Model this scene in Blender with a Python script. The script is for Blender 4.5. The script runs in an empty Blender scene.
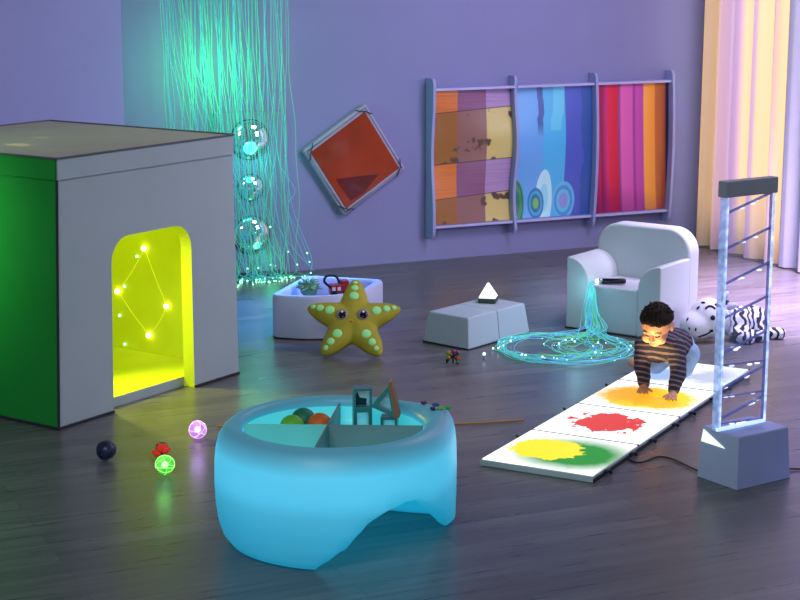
import bpy, bmesh, math, random
from mathutils import Vector, Matrix, noise
random.seed(7)
PI = math.pi
SC = bpy.context.scene
C = SC.collection
V = Vector

# ------------------------------------------------------------------ materials
def lin(c):
    return tuple((x / 12.92 if x <= .04045 else ((x + .055) / 1.055) ** 2.4) for x in c)
def rgb(r, g, b):
    return lin((r / 255, g / 255, b / 255))

def mat(name, col, rough=.6, metal=0., emit=None, es=0., trans=0., ior=1.45, alpha=1., vary=.06, scale=6., bump=0., coat=0., spec=.5):
    m = bpy.data.materials.new(name); m.use_nodes = True
    nt = m.node_tree; b = nt.nodes['Principled BSDF']
    b.inputs['Roughness'].default_value = rough
    b.inputs['Metallic'].default_value = metal
    b.inputs['Transmission Weight'].default_value = trans
    b.inputs['IOR'].default_value = ior
    b.inputs['Alpha'].default_value = alpha
    b.inputs['Coat Weight'].default_value = coat
    b.inputs['Specular IOR Level'].default_value = spec
    tc = nt.nodes.new('ShaderNodeTexCoord')
    n = nt.nodes.new('ShaderNodeTexNoise'); n.inputs['Scale'].default_value = scale; n.inputs['Detail'].default_value = 4
    nt.links.new(tc.outputs['Object'], n.inputs['Vector'])
    r = nt.nodes.new('ShaderNodeValToRGB')
    a, z = r.color_ramp.elements
    a.position, z.position = .3, .7
    a.color = tuple(max(0, x * (1 - vary)) for x in col[:3]) + (1,)
    z.color = tuple(min(1, x * (1 + vary)) for x in col[:3]) + (1,)
    nt.links.new(n.outputs['Fac'], r.inputs['Fac'])
    nt.links.new(r.outputs['Color'], b.inputs['Base Color'])
    if emit is not None:
        b.inputs['Emission Color'].default_value = tuple(emit) + (1,)
        b.inputs['Emission Strength'].default_value = es
    if bump:
        bp = nt.nodes.new('ShaderNodeBump'); bp.inputs['Strength'].default_value = bump; bp.inputs['Distance'].default_value = .01
        nt.links.new(n.outputs['Fac'], bp.inputs['Height']); nt.links.new(bp.outputs['Normal'], b.inputs['Normal'])
    return m

class NT:
    """tiny node-building helper"""
    def __init__(s, name):
        s.m = bpy.data.materials.new(name); s.m.use_nodes = True
        s.nt = s.m.node_tree; s.b = s.nt.nodes['Principled BSDF']; s.out = s.nt.nodes['Material Output']
        s.tc = s.nt.nodes.new('ShaderNodeTexCoord')
    def node(s, t, **k):
        n = s.nt.nodes.new(t)
        for a, v in k.items(): setattr(n, a, v)
        return n
    def link(s, a, b): s.nt.links.new(a, b)
    def put(s, sock, v):
        if hasattr(v, 'is_output'): s.link(v, sock)
        else: sock.default_value = v
    def math(s, op, a, b=0., c=0., clamp=False):
        n = s.node('ShaderNodeMath', operation=op); n.use_clamp = clamp
        s.put(n.inputs[0], a); s.put(n.inputs[1], b); s.put(n.inputs[2], c)
        return n.outputs[0]
    def xyz(s, vec=None):
        n = s.node('ShaderNodeSeparateXYZ'); s.link(vec or s.tc.outputs['Object'], n.inputs[0]); return n.outputs
    def comb(s, x, y, z):
        n = s.node('ShaderNodeCombineXYZ')
        for i, v in enumerate((x, y, z)): s.put(n.inputs[i], v)
        return n.outputs[0]
    def noise(s, vec, scale, detail=4, rough=.5):
        n = s.node('ShaderNodeTexNoise'); n.inputs['Scale'].default_value = scale; n.inputs['Detail'].default_value = detail
        n.inputs['Roughness'].default_value = rough
        s.link(vec, n.inputs['Vector']); return n.outputs['Fac']
    def ramp(s, fac, stops, interp='LINEAR'):
        n = s.node('ShaderNodeValToRGB'); cr = n.color_ramp; cr.interpolation = interp
        while len(cr.elements) < len(stops): cr.elements.new(.5)
        for e, (p, c) in zip(cr.elements, stops):
            e.position = p; e.color = (tuple(c) + (1,))[:4] if not isinstance(c, (int, float)) else (c, c, c, 1)
        s.link(fac, n.inputs['Fac']); return n.outputs['Color']
    def mix(s, fac, a, b):
        n = s.node('ShaderNodeMix', data_type='RGBA'); s.put(n.inputs['Factor'], fac)
        for sock, v in ((n.inputs[6], a), (n.inputs[7], b)):
            if hasattr(v, 'is_output'): s.link(v, sock)
            else: sock.default_value = tuple(v) + (1,)
        return n.outputs[2]

# ------------------------------------------------------------------ objects
def obj(name, bm, m=None, parent=None, smooth=False, mats=None, kind=None):
    me = bpy.data.meshes.new(name)
    bmesh.ops.recalc_face_normals(bm, faces=bm.faces[:])
    bm.to_mesh(me); bm.free()
    for x in (mats or ([m] if m else [])): me.materials.append(x)
    if smooth:
        for p in me.polygons: p.use_smooth = True
    o = bpy.data.objects.new(name, me); C.objects.link(o)
    if parent is not None: o.parent = parent
    if kind: o['kind'] = kind
    return o
def tag(o, label, cat, group=None, kind=None):
    o['label'] = label; o['category'] = cat
    if group: o['group'] = group
    if kind: o['kind'] = kind
    return o
def thing(name, label, cat, loc=(0, 0, 0), rz=0, group=None):
    o = bpy.data.objects.new(name, None); C.objects.link(o)
    o.empty_display_size = .05
    o.location = loc; o.rotation_euler = (0, 0, rz)
    return tag(o, label, cat, group)
def struct(name, bm, m):
    return obj(name, bm, m, kind='structure')
def bev(o, w=.01, seg=3):
    md = o.modifiers.new('bevel', 'BEVEL'); md.width = w; md.segments = seg; md.limit_method = 'ANGLE'; md.angle_limit = .6
    for p in o.data.polygons: p.use_smooth = True
    md.harden_normals = False
    w2 = o.modifiers.new('wn', 'WEIGHTED_NORMAL'); w2.keep_sharp = True
    return o

def add_box(bm, c, s, rot=None):
    M = Matrix.Translation(c) @ (rot.to_4x4() if rot else Matrix()) @ Matrix.Diagonal((s[0], s[1], s[2], 1))
    return bmesh.ops.create_cube(bm, size=1, matrix=M)['verts']
def add_ball(bm, c, r, sub=3, rot=None):
    r = r if hasattr(r, '__len__') else (r, r, r)
    M = Matrix.Translation(c) @ (rot.to_4x4() if rot else Matrix()) @ Matrix.Diagonal((r[0], r[1], r[2], 1))
    return bmesh.ops.create_icosphere(bm, subdivisions=sub, radius=1, matrix=M)['verts']
def add_tube(bm, pts, r, seg=6, cap=True):
    pts = [V(p) for p in pts]; n = len(pts)
    rs = r if hasattr(r, '__len__') else [r] * n
    up = V((0, 0, 1)); rings = []; a = None
    for i, p in enumerate(pts):
        t = (pts[min(i + 1, n - 1)] - pts[max(i - 1, 0)])
        t = t.normalized() if t.length > 1e-9 else V((0, 0, 1))
        if a is None:
            a = t.cross(up) if abs(t.dot(up)) < .95 else t.cross(V((1, 0, 0)))
        a = (a - t * a.dot(t)).normalized(); b = t.cross(a)
        rings.append([bm.verts.new(p + (a * math.cos(2 * PI * k / seg) + b * math.sin(2 * PI * k / seg)) * rs[i]) for k in range(seg)])
    for i in range(n - 1):
        for k in range(seg):
            bm.faces.new((rings[i][k], rings[i][(k + 1) % seg], rings[i + 1][(k + 1) % seg], rings[i + 1][k]))
    if cap:
        bm.faces.new(rings[0][::-1]); bm.faces.new(rings[-1])
def add_rings(bm, rings, close=True, cap0=False, cap1=False):
    vs = [[bm.verts.new(p) for p in r] for r in rings]
    n = len(vs[0])
    for i in range(len(vs) - 1):
        for k in range(n if close else n - 1):
            bm.faces.new((vs[i][k], vs[i][(k + 1) % n], vs[i + 1][(k + 1) % n], vs[i + 1][k]))
    if cap0: bm.faces.new(vs[0][::-1])
    if cap1: bm.faces.new(vs[-1])
    return vs
def add_lathe(bm, prof, seg=24, c=(0, 0, 0), cap=True):
    c = V(c)
    add_rings(bm, [[c + V((r * math.cos(2 * PI * k / seg), r * math.sin(2 * PI * k / seg), z)) for k in range(seg)] for r, z in prof],
              cap0=cap and prof[0][0] > 1e-4, cap1=cap and prof[-1][0] > 1e-4)
def add_prism(bm, outline, a, b, fn):
    """outline of 2-D points; fn(u, v, w) places them; extruded from w=a to w=b"""
    A = [bm.verts.new(fn(u, v, a)) for u, v in outline]; B = [bm.verts.new(fn(u, v, b)) for u, v in outline]
    n = len(A)
    for k in range(n): bm.faces.new((A[k], A[(k + 1) % n], B[(k + 1) % n], B[k]))
    bm.faces.new(A[::-1]); bm.faces.new(B)
def bake(o):
    dg = bpy.context.evaluated_depsgraph_get(); dg.update()
    me = bpy.data.meshes.new_from_object(o.evaluated_get(dg))
    o.modifiers.clear(); o.data = me
    for p in me.polygons: p.use_smooth = True
    return o
def remesh(o, vox=.004, it=3, fac=.5):
    r = o.modifiers.new('r', 'REMESH'); r.mode = 'VOXEL'; r.voxel_size = vox
    s = o.modifiers.new('s', 'SMOOTH'); s.iterations = it; s.factor = fac
    ms = list(o.data.materials)
    bake(o)
    if not o.data.materials:
        for x in ms: o.data.materials.append(x)
    return o
def chain(bm, pts, rs, step=.008, sub=2):
    """overlapping balls along a polyline: fused later by a voxel remesh"""
    for (p, r0), (q, r1) in zip(zip(pts, rs), zip(pts[1:], rs[1:])):
        p, q = V(p), V(q); n = max(2, int((q - p).length / step) + 1)
        for i in range(n + 1):
            t = i / n; add_ball(bm, p.lerp(q, t), r0 + (r1 - r0) * t, sub)
def light(name, kind, loc, power, col, size=.1, rot=None, spot=None, target=None, blend=.3, size_y=None):
    L = bpy.data.lights.new(name, kind); L.energy = power; L.color = col
    if kind == 'AREA':
        L.size = size
        if size_y: L.shape = 'RECTANGLE'; L.size_y = size_y
    else: L.shadow_soft_size = size
    if kind == 'SPOT': L.spot_size = spot; L.spot_blend = blend
    o = bpy.data.objects.new(name, L); C.objects.link(o); o.location = loc
    if target is not None: o.rotation_euler = (V(target) - V(loc)).to_track_quat('-Z', 'Y').to_euler()
    return o
def catmull(pts, n=8):
    P = [V(p) for p in pts]; P = [P[0] * 2 - P[1]] + P + [P[-1] * 2 - P[-2]]; out = []
    for i in range(1, len(P) - 2):
        a, b, c, d = P[i - 1:i + 3]
        for k in range(n):
            t = k / n
            out.append(.5 * (2 * b + (c - a) * t + (2 * a - 5 * b + 4 * c - d) * t * t + (3 * b - a - 3 * c + d) * t ** 3))
    out.append(P[-2]); return out

# ------------------------------------------------------------------ camera
cam = bpy.data.cameras.new('camera'); co = bpy.data.objects.new('camera', cam); C.objects.link(co)
TH = math.atan(350 / 1725)
co.location = (0, 0, 2.05); co.rotation_euler = (PI / 2 - TH, 0, 0)
cam.sensor_fit = 'HORIZONTAL'; cam.sensor_width = 36; cam.lens = 36 * 1725 / 800; cam.clip_end = 60
SC.camera = co
SC.view_settings.view_transform = 'Standard'; SC.view_settings.look = 'None'
SC.cycles.max_bounces = 8; SC.cycles.diffuse_bounces = 3; SC.cycles.transparent_max_bounces = 16
SC.cycles.sample_clamp_indirect = 4; SC.cycles.caustics_reflective = False; SC.cycles.caustics_refractive = False

# ------------------------------------------------------------------ the room
W0 = V((-.747, 11.018, 0)); WD = V((.908, .419, 0)).normalized(); WN = V((.419, -.908, 0)).normalized()
WA = math.atan2(WD.y, WD.x)
def wp(s, z, off=0.):
    return W0 + WD * s + WN * off + V((0, 0, z))

# floor: grey-brown planks running along the back wall
t = NT('floor_planks')
mp = t.node('ShaderNodeMapping'); mp.inputs['Rotation'].default_value = (0, 0, -WA); t.link(t.tc.outputs['Object'], mp.inputs['Vector'])
br = t.node('ShaderNodeTexBrick'); br.offset = .37; br.inputs['Scale'].default_value = 1
br.inputs['Brick Width'].default_value = 1.3; br.inputs['Row Height'].default_value = .105; br.inputs['Mortar Size'].default_value = .002
br.inputs['Color1'].default_value = rgb(105, 103, 103) + (1,); br.inputs['Color2'].default_value = rgb(89, 87, 88) + (1,); br.inputs['Mortar'].default_value = rgb(76, 73, 76) + (1,)
t.link(mp.outputs[0], br.inputs['Vector'])
st = t.node('ShaderNodeMapping'); st.inputs['Scale'].default_value = (.9, 13, 1); t.link(mp.outputs[0], st.inputs['Vector'])
g = t.noise(st.outputs[0], 2.2, 6, .6)
gr = t.ramp(g, [(.30, .62), (.70, 1.22)])
mul = t.node('ShaderNodeMix', data_type='RGBA', blend_type='MULTIPLY'); mul.inputs['Factor'].default_value = 1
t.link(br.outputs['Color'], mul.inputs[6]); t.link(gr, mul.inputs[7])
t.link(mul.outputs[2], t.b.inputs['Base Color'])
t.put(t.b.inputs['Roughness'], t.math('MULTIPLY_ADD', g, .2, .2))
M_floor = t.m
bm = bmesh.new()
add_box(bm, (.2, 8.2, -.05), (10, 13, .1)); struct('floor', bm, M_floor)
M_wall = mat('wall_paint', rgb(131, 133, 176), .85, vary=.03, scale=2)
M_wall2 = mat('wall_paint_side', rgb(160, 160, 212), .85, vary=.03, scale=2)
R3 = Matrix.Rotation(WA, 3, 'Z')
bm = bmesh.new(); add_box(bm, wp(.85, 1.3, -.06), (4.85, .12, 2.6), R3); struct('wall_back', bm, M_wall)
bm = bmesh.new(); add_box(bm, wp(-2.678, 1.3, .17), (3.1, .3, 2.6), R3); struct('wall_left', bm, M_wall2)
bm = bmesh.new(); add_box(bm, wp(3.32, 1.3, 1.9), (.12, 4.2, 2.6), R3); struct('wall_right', bm, M_wall)

# ------------------------------------------------------------------ play house
HN = V((-1.488, 7.255, 0)); HA = math.atan2(8.274 - 7.255, -.795 + 1.488)
M_grey = mat('grey_fabric', rgb(162, 175, 178), .8, vary=.03, scale=3, bump=.05)
M_yel = mat('yellow_lining', rgb(186, 196, 44), .7, vary=.08, scale=4, emit=rgb(186, 208, 14), es=.32)  # emission adds the lamp-lit glow to lining, doorway reveal and mat
M_green = mat('green_fabric', rgb(10, 140, 45), .75, vary=.1, scale=2.5)
M_roof = mat('roof_fabric', rgb(182, 176, 152), .85, vary=.05, scale=3)
M_dark = mat('dark_piping', rgb(34, 38, 42), .8)
house = thing('play_house', 'large grey fabric play house with glowing yellow doorway and green side', 'play house', HN, HA)
HW, HD, HH = 1.232, 1.225, 1.175     # front along +x, depth along +y
TK = .05
# front panel built as a ring of quads round the doorway (x from 0 to HW), doorway reveal yellow
FT = .066
dx0, dx1, dz1, dr = .345, .900, .795, .115
def door_outline(x0, x1, z1, r, n=8):
    p = [(x0, 0), (x0, .25), (x0, .5)]
    p += [(x0 + r - r * math.cos(a), z1 - r + r * math.sin(a)) for a in [PI / 2 * i / n for i in range(n + 1)]]
    p += [(x1 - r + r * math.sin(a), z1 - r + r * math.cos(a)) for a in [PI / 2 * i / n for i in range(n + 1)]]
    return p + [(x1, .5), (x1, .25), (x1, 0)]
do = door_outline(dx0, dx1, dz1, dr)
def outer_pt(k, n):
    x, z = do[k]
    if k <= 3: return (0, z if k < 3 else dz1 - dr)
    if k >= n - 4: return (HW, z if k > n - 4 else dz1 - dr)
    t = (k - 3) / (n - 7); L1 = HH - (dz1 - dr); tot = 2 * L1 + HW; d = t * tot
    return (0, dz1 - dr + d) if d < L1 else ((d - L1, HH) if d < L1 + HW else (HW, HH - (d - L1 - HW)))
ot = [outer_pt(k, len(do)) for k in range(len(do))]
for corner_x in (0, HW):     # snap the nearest outer points to the two top corners
    kk = min(range(len(ot)), key=lambda k: (ot[k][0] - corner_x) ** 2 + (ot[k][1] - HH) ** 2); ot[kk] = (corner_x, HH)
bm = bmesh.new(); n = len(do)
vi = [[bm.verts.new((x, y, z)) for x, z in do] for y in (0, FT)]; vo = [[bm.verts.new((x, y, z)) for x, z in ot] for y in (0, FT)]
for k in range(n - 1):
    bm.faces.new((vi[0][k], vi[0][k + 1], vo[0][k + 1], vo[0][k]))
    bm.faces.new((vi[1][k], vi[1][k + 1], vo[1][k + 1], vo[1][k])).material_index = 1
    bm.faces.new((vi[0][k], vi[0][k + 1], vi[1][k + 1], vi[1][k])).material_index = 1
    bm.faces.new((vo[0][k], vo[0][k + 1], vo[1][k + 1], vo[1][k]))
for k in (0, n - 1): bm.faces.new((vi[0][k], vi[1][k], vo[1][k], vo[0][k]))
bmesh.ops.recalc_face_normals(bm, faces=bm.faces[:])
for f in bm.faces:
    if f.normal.x < -.5 and f.calc_center_median().x < .01: f.material_index = 2
obj('front_panel', bm, parent=house, mats=[M_grey, M_yel, M_green])
def panel(name, c, s, outer, face):
    b = bmesh.new(); add_box(b, c, s)
    bmesh.ops.recalc_face_normals(b, faces=b.faces[:])
    for f in b.faces:
        if f.normal.dot(V(face)) > .5: f.material_index = 1
    return obj(name, b, parent=house, mats=[outer, M_yel])
panel('side_panel', (TK / 2, FT + (HD - FT) / 2, HH / 2), (TK, HD - FT, HH), M_green, (1, 0, 0))['label'] = 'green side panel'
panel('side_panel', (HW - TK / 2, FT + (HD - FT) / 2, HH / 2), (TK, HD - FT, HH), M_grey, (-1, 0, 0))
panel('back_panel', (HW / 2, HD - TK / 2, HH / 2), (HW - 2 * TK, TK, HH), M_grey, (0, -1, 0))
bm = bmesh.new(); add_box(bm, (HW / 2, (FT + HD - TK) / 2 , .0225), (HW - 2 * TK - .004, HD - TK - FT - .002, .045))
bmesh.ops.recalc_face_normals(bm, faces=bm.faces[:])
for f in bm.faces:
    if f.normal.z > .5: f.material_index = 1
obj('floor_mat', bm, parent=house, mats=[M_grey, M_yel])
# roof cover with a skirt hanging over the walls, slightly sagging cloth top
bm = bmesh.new(); N = 10; gv = []
for j in range(N + 1):
    for i in range(N + 1):
        x, y = -.006 + (HW + .012) * i / N, -.006 + (HD + .012) * j / N
        e = math.sin(PI * i / N) * math.sin(PI * j / N)
        gv.append(bm.verts.new((x, y, HH + .006 + .012 * e)))
for j in range(N):
    for i in range(N): bm.faces.new((gv[j * (N + 1) + i], gv[j * (N + 1) + i + 1], gv[(j + 1) * (N + 1) + i + 1], gv[(j + 1) * (N + 1) + i]))
obj('roof', bm, M_roof, house, smooth=True)
def skirt(name, p, q, m, h=.085):
    b = bmesh.new(); p, q = V(p), V(q); n = (q - p).cross(V((0, 0, 1))).normalized()
    rr = []
    for i in range(25):
        x = p.lerp(q, i / 24); w = .0015 * math.sin(i * 1.7)
        rr.append([x + V((0, 0, HH + .007)), x + n * .001 + V((0, 0, HH - h * .5)), x + n * (.002 + w * .5) + V((0, 0, HH - h)), x + n * (.0 + w * .5) + V((0, 0, HH - h)), x - n * .001 + V((0, 0, HH - h * .5))])
    add_rings(b, rr, close=True); obj(name, b, m, house)
skirt('roof_skirt', (0, -.006, 0), (HW, -.006, 0), M_grey)
skirt('roof_skirt', (-.006, HD, 0), (-.006, 0, 0), M_green)
skirt('roof_skirt', (HW + .006, 0, 0), (HW + .006, HD, 0), M_grey)
bm = bmesh.new()
add_tube(bm, [(-.004, -.006, .0), (-.004, -.006, HH - .085)], .006, 6)
for z in (.1, .17, .24, .31, .38, .45): add_ball(bm, (-.012, -.012, z), .005, 1)
obj('corner_zip', bm, M_dark, house)
bm = bmesh.new()
for a, b in (((-.008, -.008, HH + .008), (HW + .008, -.008, HH + .008)), ((HW + .008, -.008, HH + .008), (HW + .008, HD + .008, HH + .008)), ((-.008, -.008, HH + .008), (-.008, HD + .008, HH + .008)), ((-.008, HD + .008, HH + .008), (HW + .008, HD + .008, HH + .008))):
    add_tube(bm, [a, b], .005, 6)
obj('roof_piping', bm, mat('roof_piping', rgb(92, 98, 104), .8), house)
bm = bmesh.new(); add_tube(bm, [(0, -.003, .006), (dx0, -.003, .006)], .006, 6); add_tube(bm, [(dx1, -.003, .006), (HW, -.003, .006)], .006, 6); add_tube(bm, [(-.003, 0, .006), (-.003, HD, .006)], .006, 6)
obj('hem', bm, M_dark, house)
M_bulb = mat('warm_bulb', rgb(255, 250, 150), .4, emit=rgb(255, 250, 120), es=9)
M_bulb2 = mat('cool_bulb', rgb(200, 235, 225), .4, emit=rgb(170, 240, 210), es=1.6)

# ------------------------------------------------------------------ bubble mirror panel
M_board = mat('mirror_board', rgb(120, 140, 165), .35, vary=.03, coat=.4)
M_mirror = mat('mirror', (.86, .88, .9), .04, metal=1., vary=0)
bp = thing('bubble_mirror_panel', 'tall grey wall panel with round bulging mirrors behind the fibre curtain', 'mirror', wp(-.24, .02, 0), WA)
bm = bmesh.new(); add_box(bm, (0, -.018, .515), (.46, .034, 1.03)); bev(obj('backboard', bm, M_board, bp), .006)
for z, r in ((.855, .127), (.55, .085), (.245, .122)):
    bm = bmesh.new()
    add_lathe(bm, [(.0001, r * .42)] + [(r * math.sin(a), r * .42 * math.cos(a)) for a in [PI / 2 * i / 10 for i in range(1, 11)]], 36)
    bmesh.ops.transform(bm, matrix=Matrix.Translation((0, -.036, z)) @ Matrix.Rotation(PI / 2, 4, 'X'), verts=bm.verts[:])
    obj('mirror_dome', bm, M_mirror, bp, smooth=True)
    bm = bmesh.new()
    add_tube(bm, [(r * math.cos(2 * PI * k / 36), -.037, z + r * math.sin(2 * PI * k / 36)) for k in range(37)], .004, 6, cap=False)
    obj('mirror_rim', bm, M_dark, bp, smooth=True)

# ------------------------------------------------------------------ fibre-optic curtain in front of it
def fmat(name, col, s):
    t = NT(name); t.b.inputs['Base Color'].default_value = tuple(col) + (1,); t.b.inputs['Roughness'].default_value = .3
    x = t.noise(t.tc.outputs['Object'], 5, 3)
    t.link(t.ramp(x, [(.3, tuple(c * .75 for c in col)), (.7, col)]), t.b.inputs['Emission Color'])
    t.b.inputs['Emission Strength'].default_value = s
    return t.m
M_fgreen = fmat('fibre_green', rgb(60, 205, 150), .5)
M_fcyan = fmat('fibre_cyan', rgb(70, 180, 200), .5)
M_ftip = mat('fibre_tip', rgb(200, 255, 225), .3, emit=rgb(150, 255, 190), es=3.2)
fc = thing('fibre_optic_curtain', 'wide curtain of hair-thin glowing green and cyan fibres hanging down the wall', 'light curtain', wp(-.42, 0, 0), WA)
bm = bmesh.new(); add_box(bm, (0, -.115, 2.32), (1.05, .23, .09)); bev(obj('mounting_rail', bm, mat('rail_white', rgb(190, 190, 205), .5), fc), .01)
def strand(bm, tips, x0, x1, z1, wob):
    pts = []; ph = random.random() * 9; off0 = random.uniform(.03, .1)
    n = 22
    for i in range(n + 1):
        u = i / n; e = u ** 2.2
        x = x0 + (x1 - x0) * e + wob * math.sin(u * 9 + ph) * u + .012 * math.sin(u * 26 + ph * 3) * u
        y = -off0 - .085 - .03 * u - .02 * math.sin(u * 7 + ph) * u
        pts.append((x, min(y, -.105), 2.29 + (z1 - 2.29) * u))
    if z1 < .06:
        x, y, z = pts[-1]; a = random.uniform(-2.9, -.2); L = random.uniform(.05, .22)
        for k in range(1, 5):
            pts.append((x + L * k / 4 * math.cos(a), y + L * k / 4 * math.sin(a) * .8, .008 + (z - .008) * (1 - k / 4) ** 2))
    add_tube(bm, pts, .0013, 4)
    tips.append(pts[-1])
tips = []
for nm, m, cnt in (('fibre_strands', M_fgreen, 40), ('fibre_strands', M_fcyan, 52)):
    bm = bmesh.new()
    for i in range(cnt):
        x0 = random.uniform(-.42, .42)
        tgt = (random.gauss(.20, .13) if random.random() < .4 else x0 * .95 + random.uniform(-.06, .10))
        z1 = random.choice((.02, .03, .04, .05, .03, .08)) if random.random() < .85 else random.uniform(.1, .4)
        strand(bm, tips, x0, tgt, z1, random.uniform(.004, .03))
    obj(nm, bm, m, fc, smooth=True, kind='stuff')
bm = bmesh.new()   # two stray strands that swing away to the right
pts = catmull([(.24, -.12, 2.29), (.27, -.12, 1.4), (.32, -.12, .95), (.35, -.12, .72), (.45, -.12, .55), (.40, -.12, .45), (.45, -.12, .25), (.54, -.12, .05), (.52, -.14, .14)], 6); add_tube(bm, pts, .0017, 4); tips.append(pts[-1])
pts = catmull([(.30, -.12, 2.29), (.36, -.12, 1.3), (.40, -.1, .7), (.45, -.1, .4), (.55, -.13, .12), (.52, -.2, .02)], 6); add_tube(bm, pts, .0017, 4); tips.append(pts[-1])
obj('stray_strand', bm, M_fcyan, fc, smooth=True)
bm = bmesh.new()
for p in tips: add_ball(bm, p, random.uniform(.003, .0065), 1)
obj('glowing_tips', bm, M_ftip, fc, kind='stuff')

# ------------------------------------------------------------------ tilted orange mirror
M_pad = mat('pad_grey', rgb(160, 158, 178), .7, vary=.04)
M_orange = mat('orange_acrylic', rgb(150, 52, 20), .16, vary=.25, scale=3.2, coat=.3)
M_black = mat('black_elastic', rgb(12, 12, 16), .7)
om = thing('tilted_orange_mirror', 'square orange acrylic mirror hung on one corner in padded grey frame', 'mirror', wp(.476, .712, 0), WA)
Rt = Matrix.Rotation(-math.radians(33), 4, 'Y')
def place(bm, M): bmesh.ops.transform(bm, matrix=M, verts=bm.verts[:])
sq = .525
bm = bmesh.new(); add_box(bm, (0, -.03, 0), (sq, .056, sq)); place(bm, Rt); bev(obj('padded_frame', bm, M_pad, om), .016, 4)
bm = bmesh.new()
for k in range(4):
    a, b = k * PI / 2, 0
    add_tube(bm, [V((sq * .465 * math.cos(q) * 1.414, -.055, sq * .465 * math.sin(q) * 1.414)) for q in (PI / 4 + a, PI / 4 + a + PI / 2)], .007, 8)
place(bm, Rt); obj('frame_piping', bm, mat('piping_lilac', rgb(128, 126, 156), .7), om, smooth=True)
bm = bmesh.new(); add_box(bm, (0, -.0615, 0), (sq * .86, .006, sq * .86)); place(bm, Rt); bev(obj('orange_sheet', bm, M_orange, om), .002)
bm = bmesh.new()  # dark red shape standing in for a reflection in the orange sheet
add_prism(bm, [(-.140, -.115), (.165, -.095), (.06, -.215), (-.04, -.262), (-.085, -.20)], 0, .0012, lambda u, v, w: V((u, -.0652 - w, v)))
o = obj('painted_reflection', bm, mat('dark_red_reflection', rgb(96, 18, 12), .2, coat=.3), om); o['label'] = 'dark red painted reflection near lower corner'
for k in range(4):
    q = PI / 4 + k * PI / 2; c = V((math.cos(q), 0, math.sin(q))); d = V((-math.sin(q), 0, math.cos(q)))
    p = c * (sq * .707 - .055)
    bm = bmesh.new(); add_tube(bm, [p - d * .06 + V((0, -.05, 0)), p - d * .035 + V((0, -.069, 0)), p + c * .006 + V((0, -.071, 0)), p + d * .035 + V((0, -.069, 0)), p + d * .06 + V((0, -.05, 0))], .0032, 6)
    place(bm, Rt); obj('corner_strap', bm, M_black, om, smooth=True)

# ------------------------------------------------------------------ wall unit of three curved mirrors, reflections painted as colour
tri = thing('curved_mirror_unit', 'wide wavy-edged wall unit holding three curved mirrors with painted reflections', 'wall panel unit', wp(1.02, 0, 0), WA)
M_frame = mat('unit_frame', rgb(150, 152, 200), .55, vary=.03)
M_frame_d = mat('unit_frame_edge', rgb(176, 176, 222), .5, vary=.03)
def wavef(kind, u):       # depth of the divider's front edge, u from 0 (bottom) to 1 (top)
    return {0: .085 + .016 * math.sin(2 * PI * u * 1.25 + .6), 1: .085 + .022 * math.sin(2 * PI * u * 1.5 + 2.4), 2: .082 + .03 * math.sin(PI * u * 1.02), 3: .08 + .026 * math.sin(PI * u)}[kind]
ss = [0, .622, 1.243, 1.868]
for k, s in enumerate(ss):
    bm = bmesh.new(); n = 40
    out = [(.002, .158)] + [(wavef(k, i / n) + (.018 if 0 < i < n else .0), .158 + 1.065 * i / n) for i in range(n + 1)] + [(.002, 1.223)]
    add_prism(bm, out, -.011, .011, lambda u, v, w, s=s: V((s + w, -u, v)))
    bev(obj('divider', bm, M_frame, tri), .003, 2)
for z in (.235, 1.15):
    for k in range(3):
        bm = bmesh.new(); add_box(bm, ((ss[k] + ss[k + 1]) / 2, -.045, z), (ss[k + 1] - ss[k] - .026, .086, .016)); obj('rail', bm, M_frame_d, tri)
def panel_geo(k0, k1):
    bm = bmesh.new(); n, mcols = 40, 12; a, b = ss[k0] + .014, ss[k1] - .014; rr = []
    for j in range(n + 1):
        u = j / n; z = .246 + .893 * u; uu = (z - .158) / 1.065
        row = []
        for i in range(mcols + 1):
            x = i / mcols
            d = (wavef(k0, uu) * (1 - x) + wavef(k1, uu) * x) - .035
            row.append(V((a + (b - a) * x, -d, z)))
        rr.append(row)
    add_rings(bm, rr, close=False)
    return bm
def stripes(t, x, stops):
    return t.ramp(x, stops, 'CONSTANT')
# panel 1: reflection painted as three columns x alternating plain and marbled bands (orange-brown, mauve, straw)
t = NT('reflection_ochre'); X = t.xyz()
u = t.math('DIVIDE', X[0], .622); zz = t.math('DIVIDE', t.math('SUBTRACT', X[2], .246), .893)
wz = t.math('MULTIPLY_ADD', u, -.035, zz)
bright = stripes(t, u, [(0, rgb(214, 118, 30)), (.32, rgb(134, 84, 116)), (.67, rgb(172, 140, 184))])
dull = stripes(t, u, [(0, rgb(150, 96, 24)), (.32, rgb(138, 96, 84)), (.67, rgb(204, 184, 104))])
nn = t.noise(t.tc.outputs['Object'], 9, 2)
dull2 = t.mix(t.ramp(nn, [(.58, 0.), (.62, 1.)]), dull, rgb(86, 58, 42))
st = t.node('ShaderNodeMapping'); st.inputs['Scale'].default_value = (1, 1, 40); t.link(t.tc.outputs['Object'], st.inputs['Vector'])
sn = t.ramp(t.noise(st.outputs[0], 2, 3), [(.45, 0.), (.8, .4)])
bright2 = t.mix(sn, bright, rgb(96, 52, 54))
band = stripes(t, wz, [(0, 1.), (.185, 0.), (.445, 1.), (.83, 0.)])
col = t.mix(band, bright2, dull2)
edge = stripes(t, wz, [(0, 0.), (.180, 1.), (.19, 0.), (.44, 1.), (.448, 0.), (.825, 1.), (.834, 0.)])
col = t.mix(t.math('MULTIPLY', edge, .75), col, rgb(52, 34, 36))
t.link(col, t.b.inputs['Base Color']); t.b.inputs['Roughness'].default_value = .3; t.b.inputs['Coat Weight'].default_value = .3
o = obj('painted_mirror', panel_geo(0, 1), t.m, tri, smooth=True); o['label'] = 'curved mirror with painted reflection in ochre, mauve and straw bands'
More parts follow.
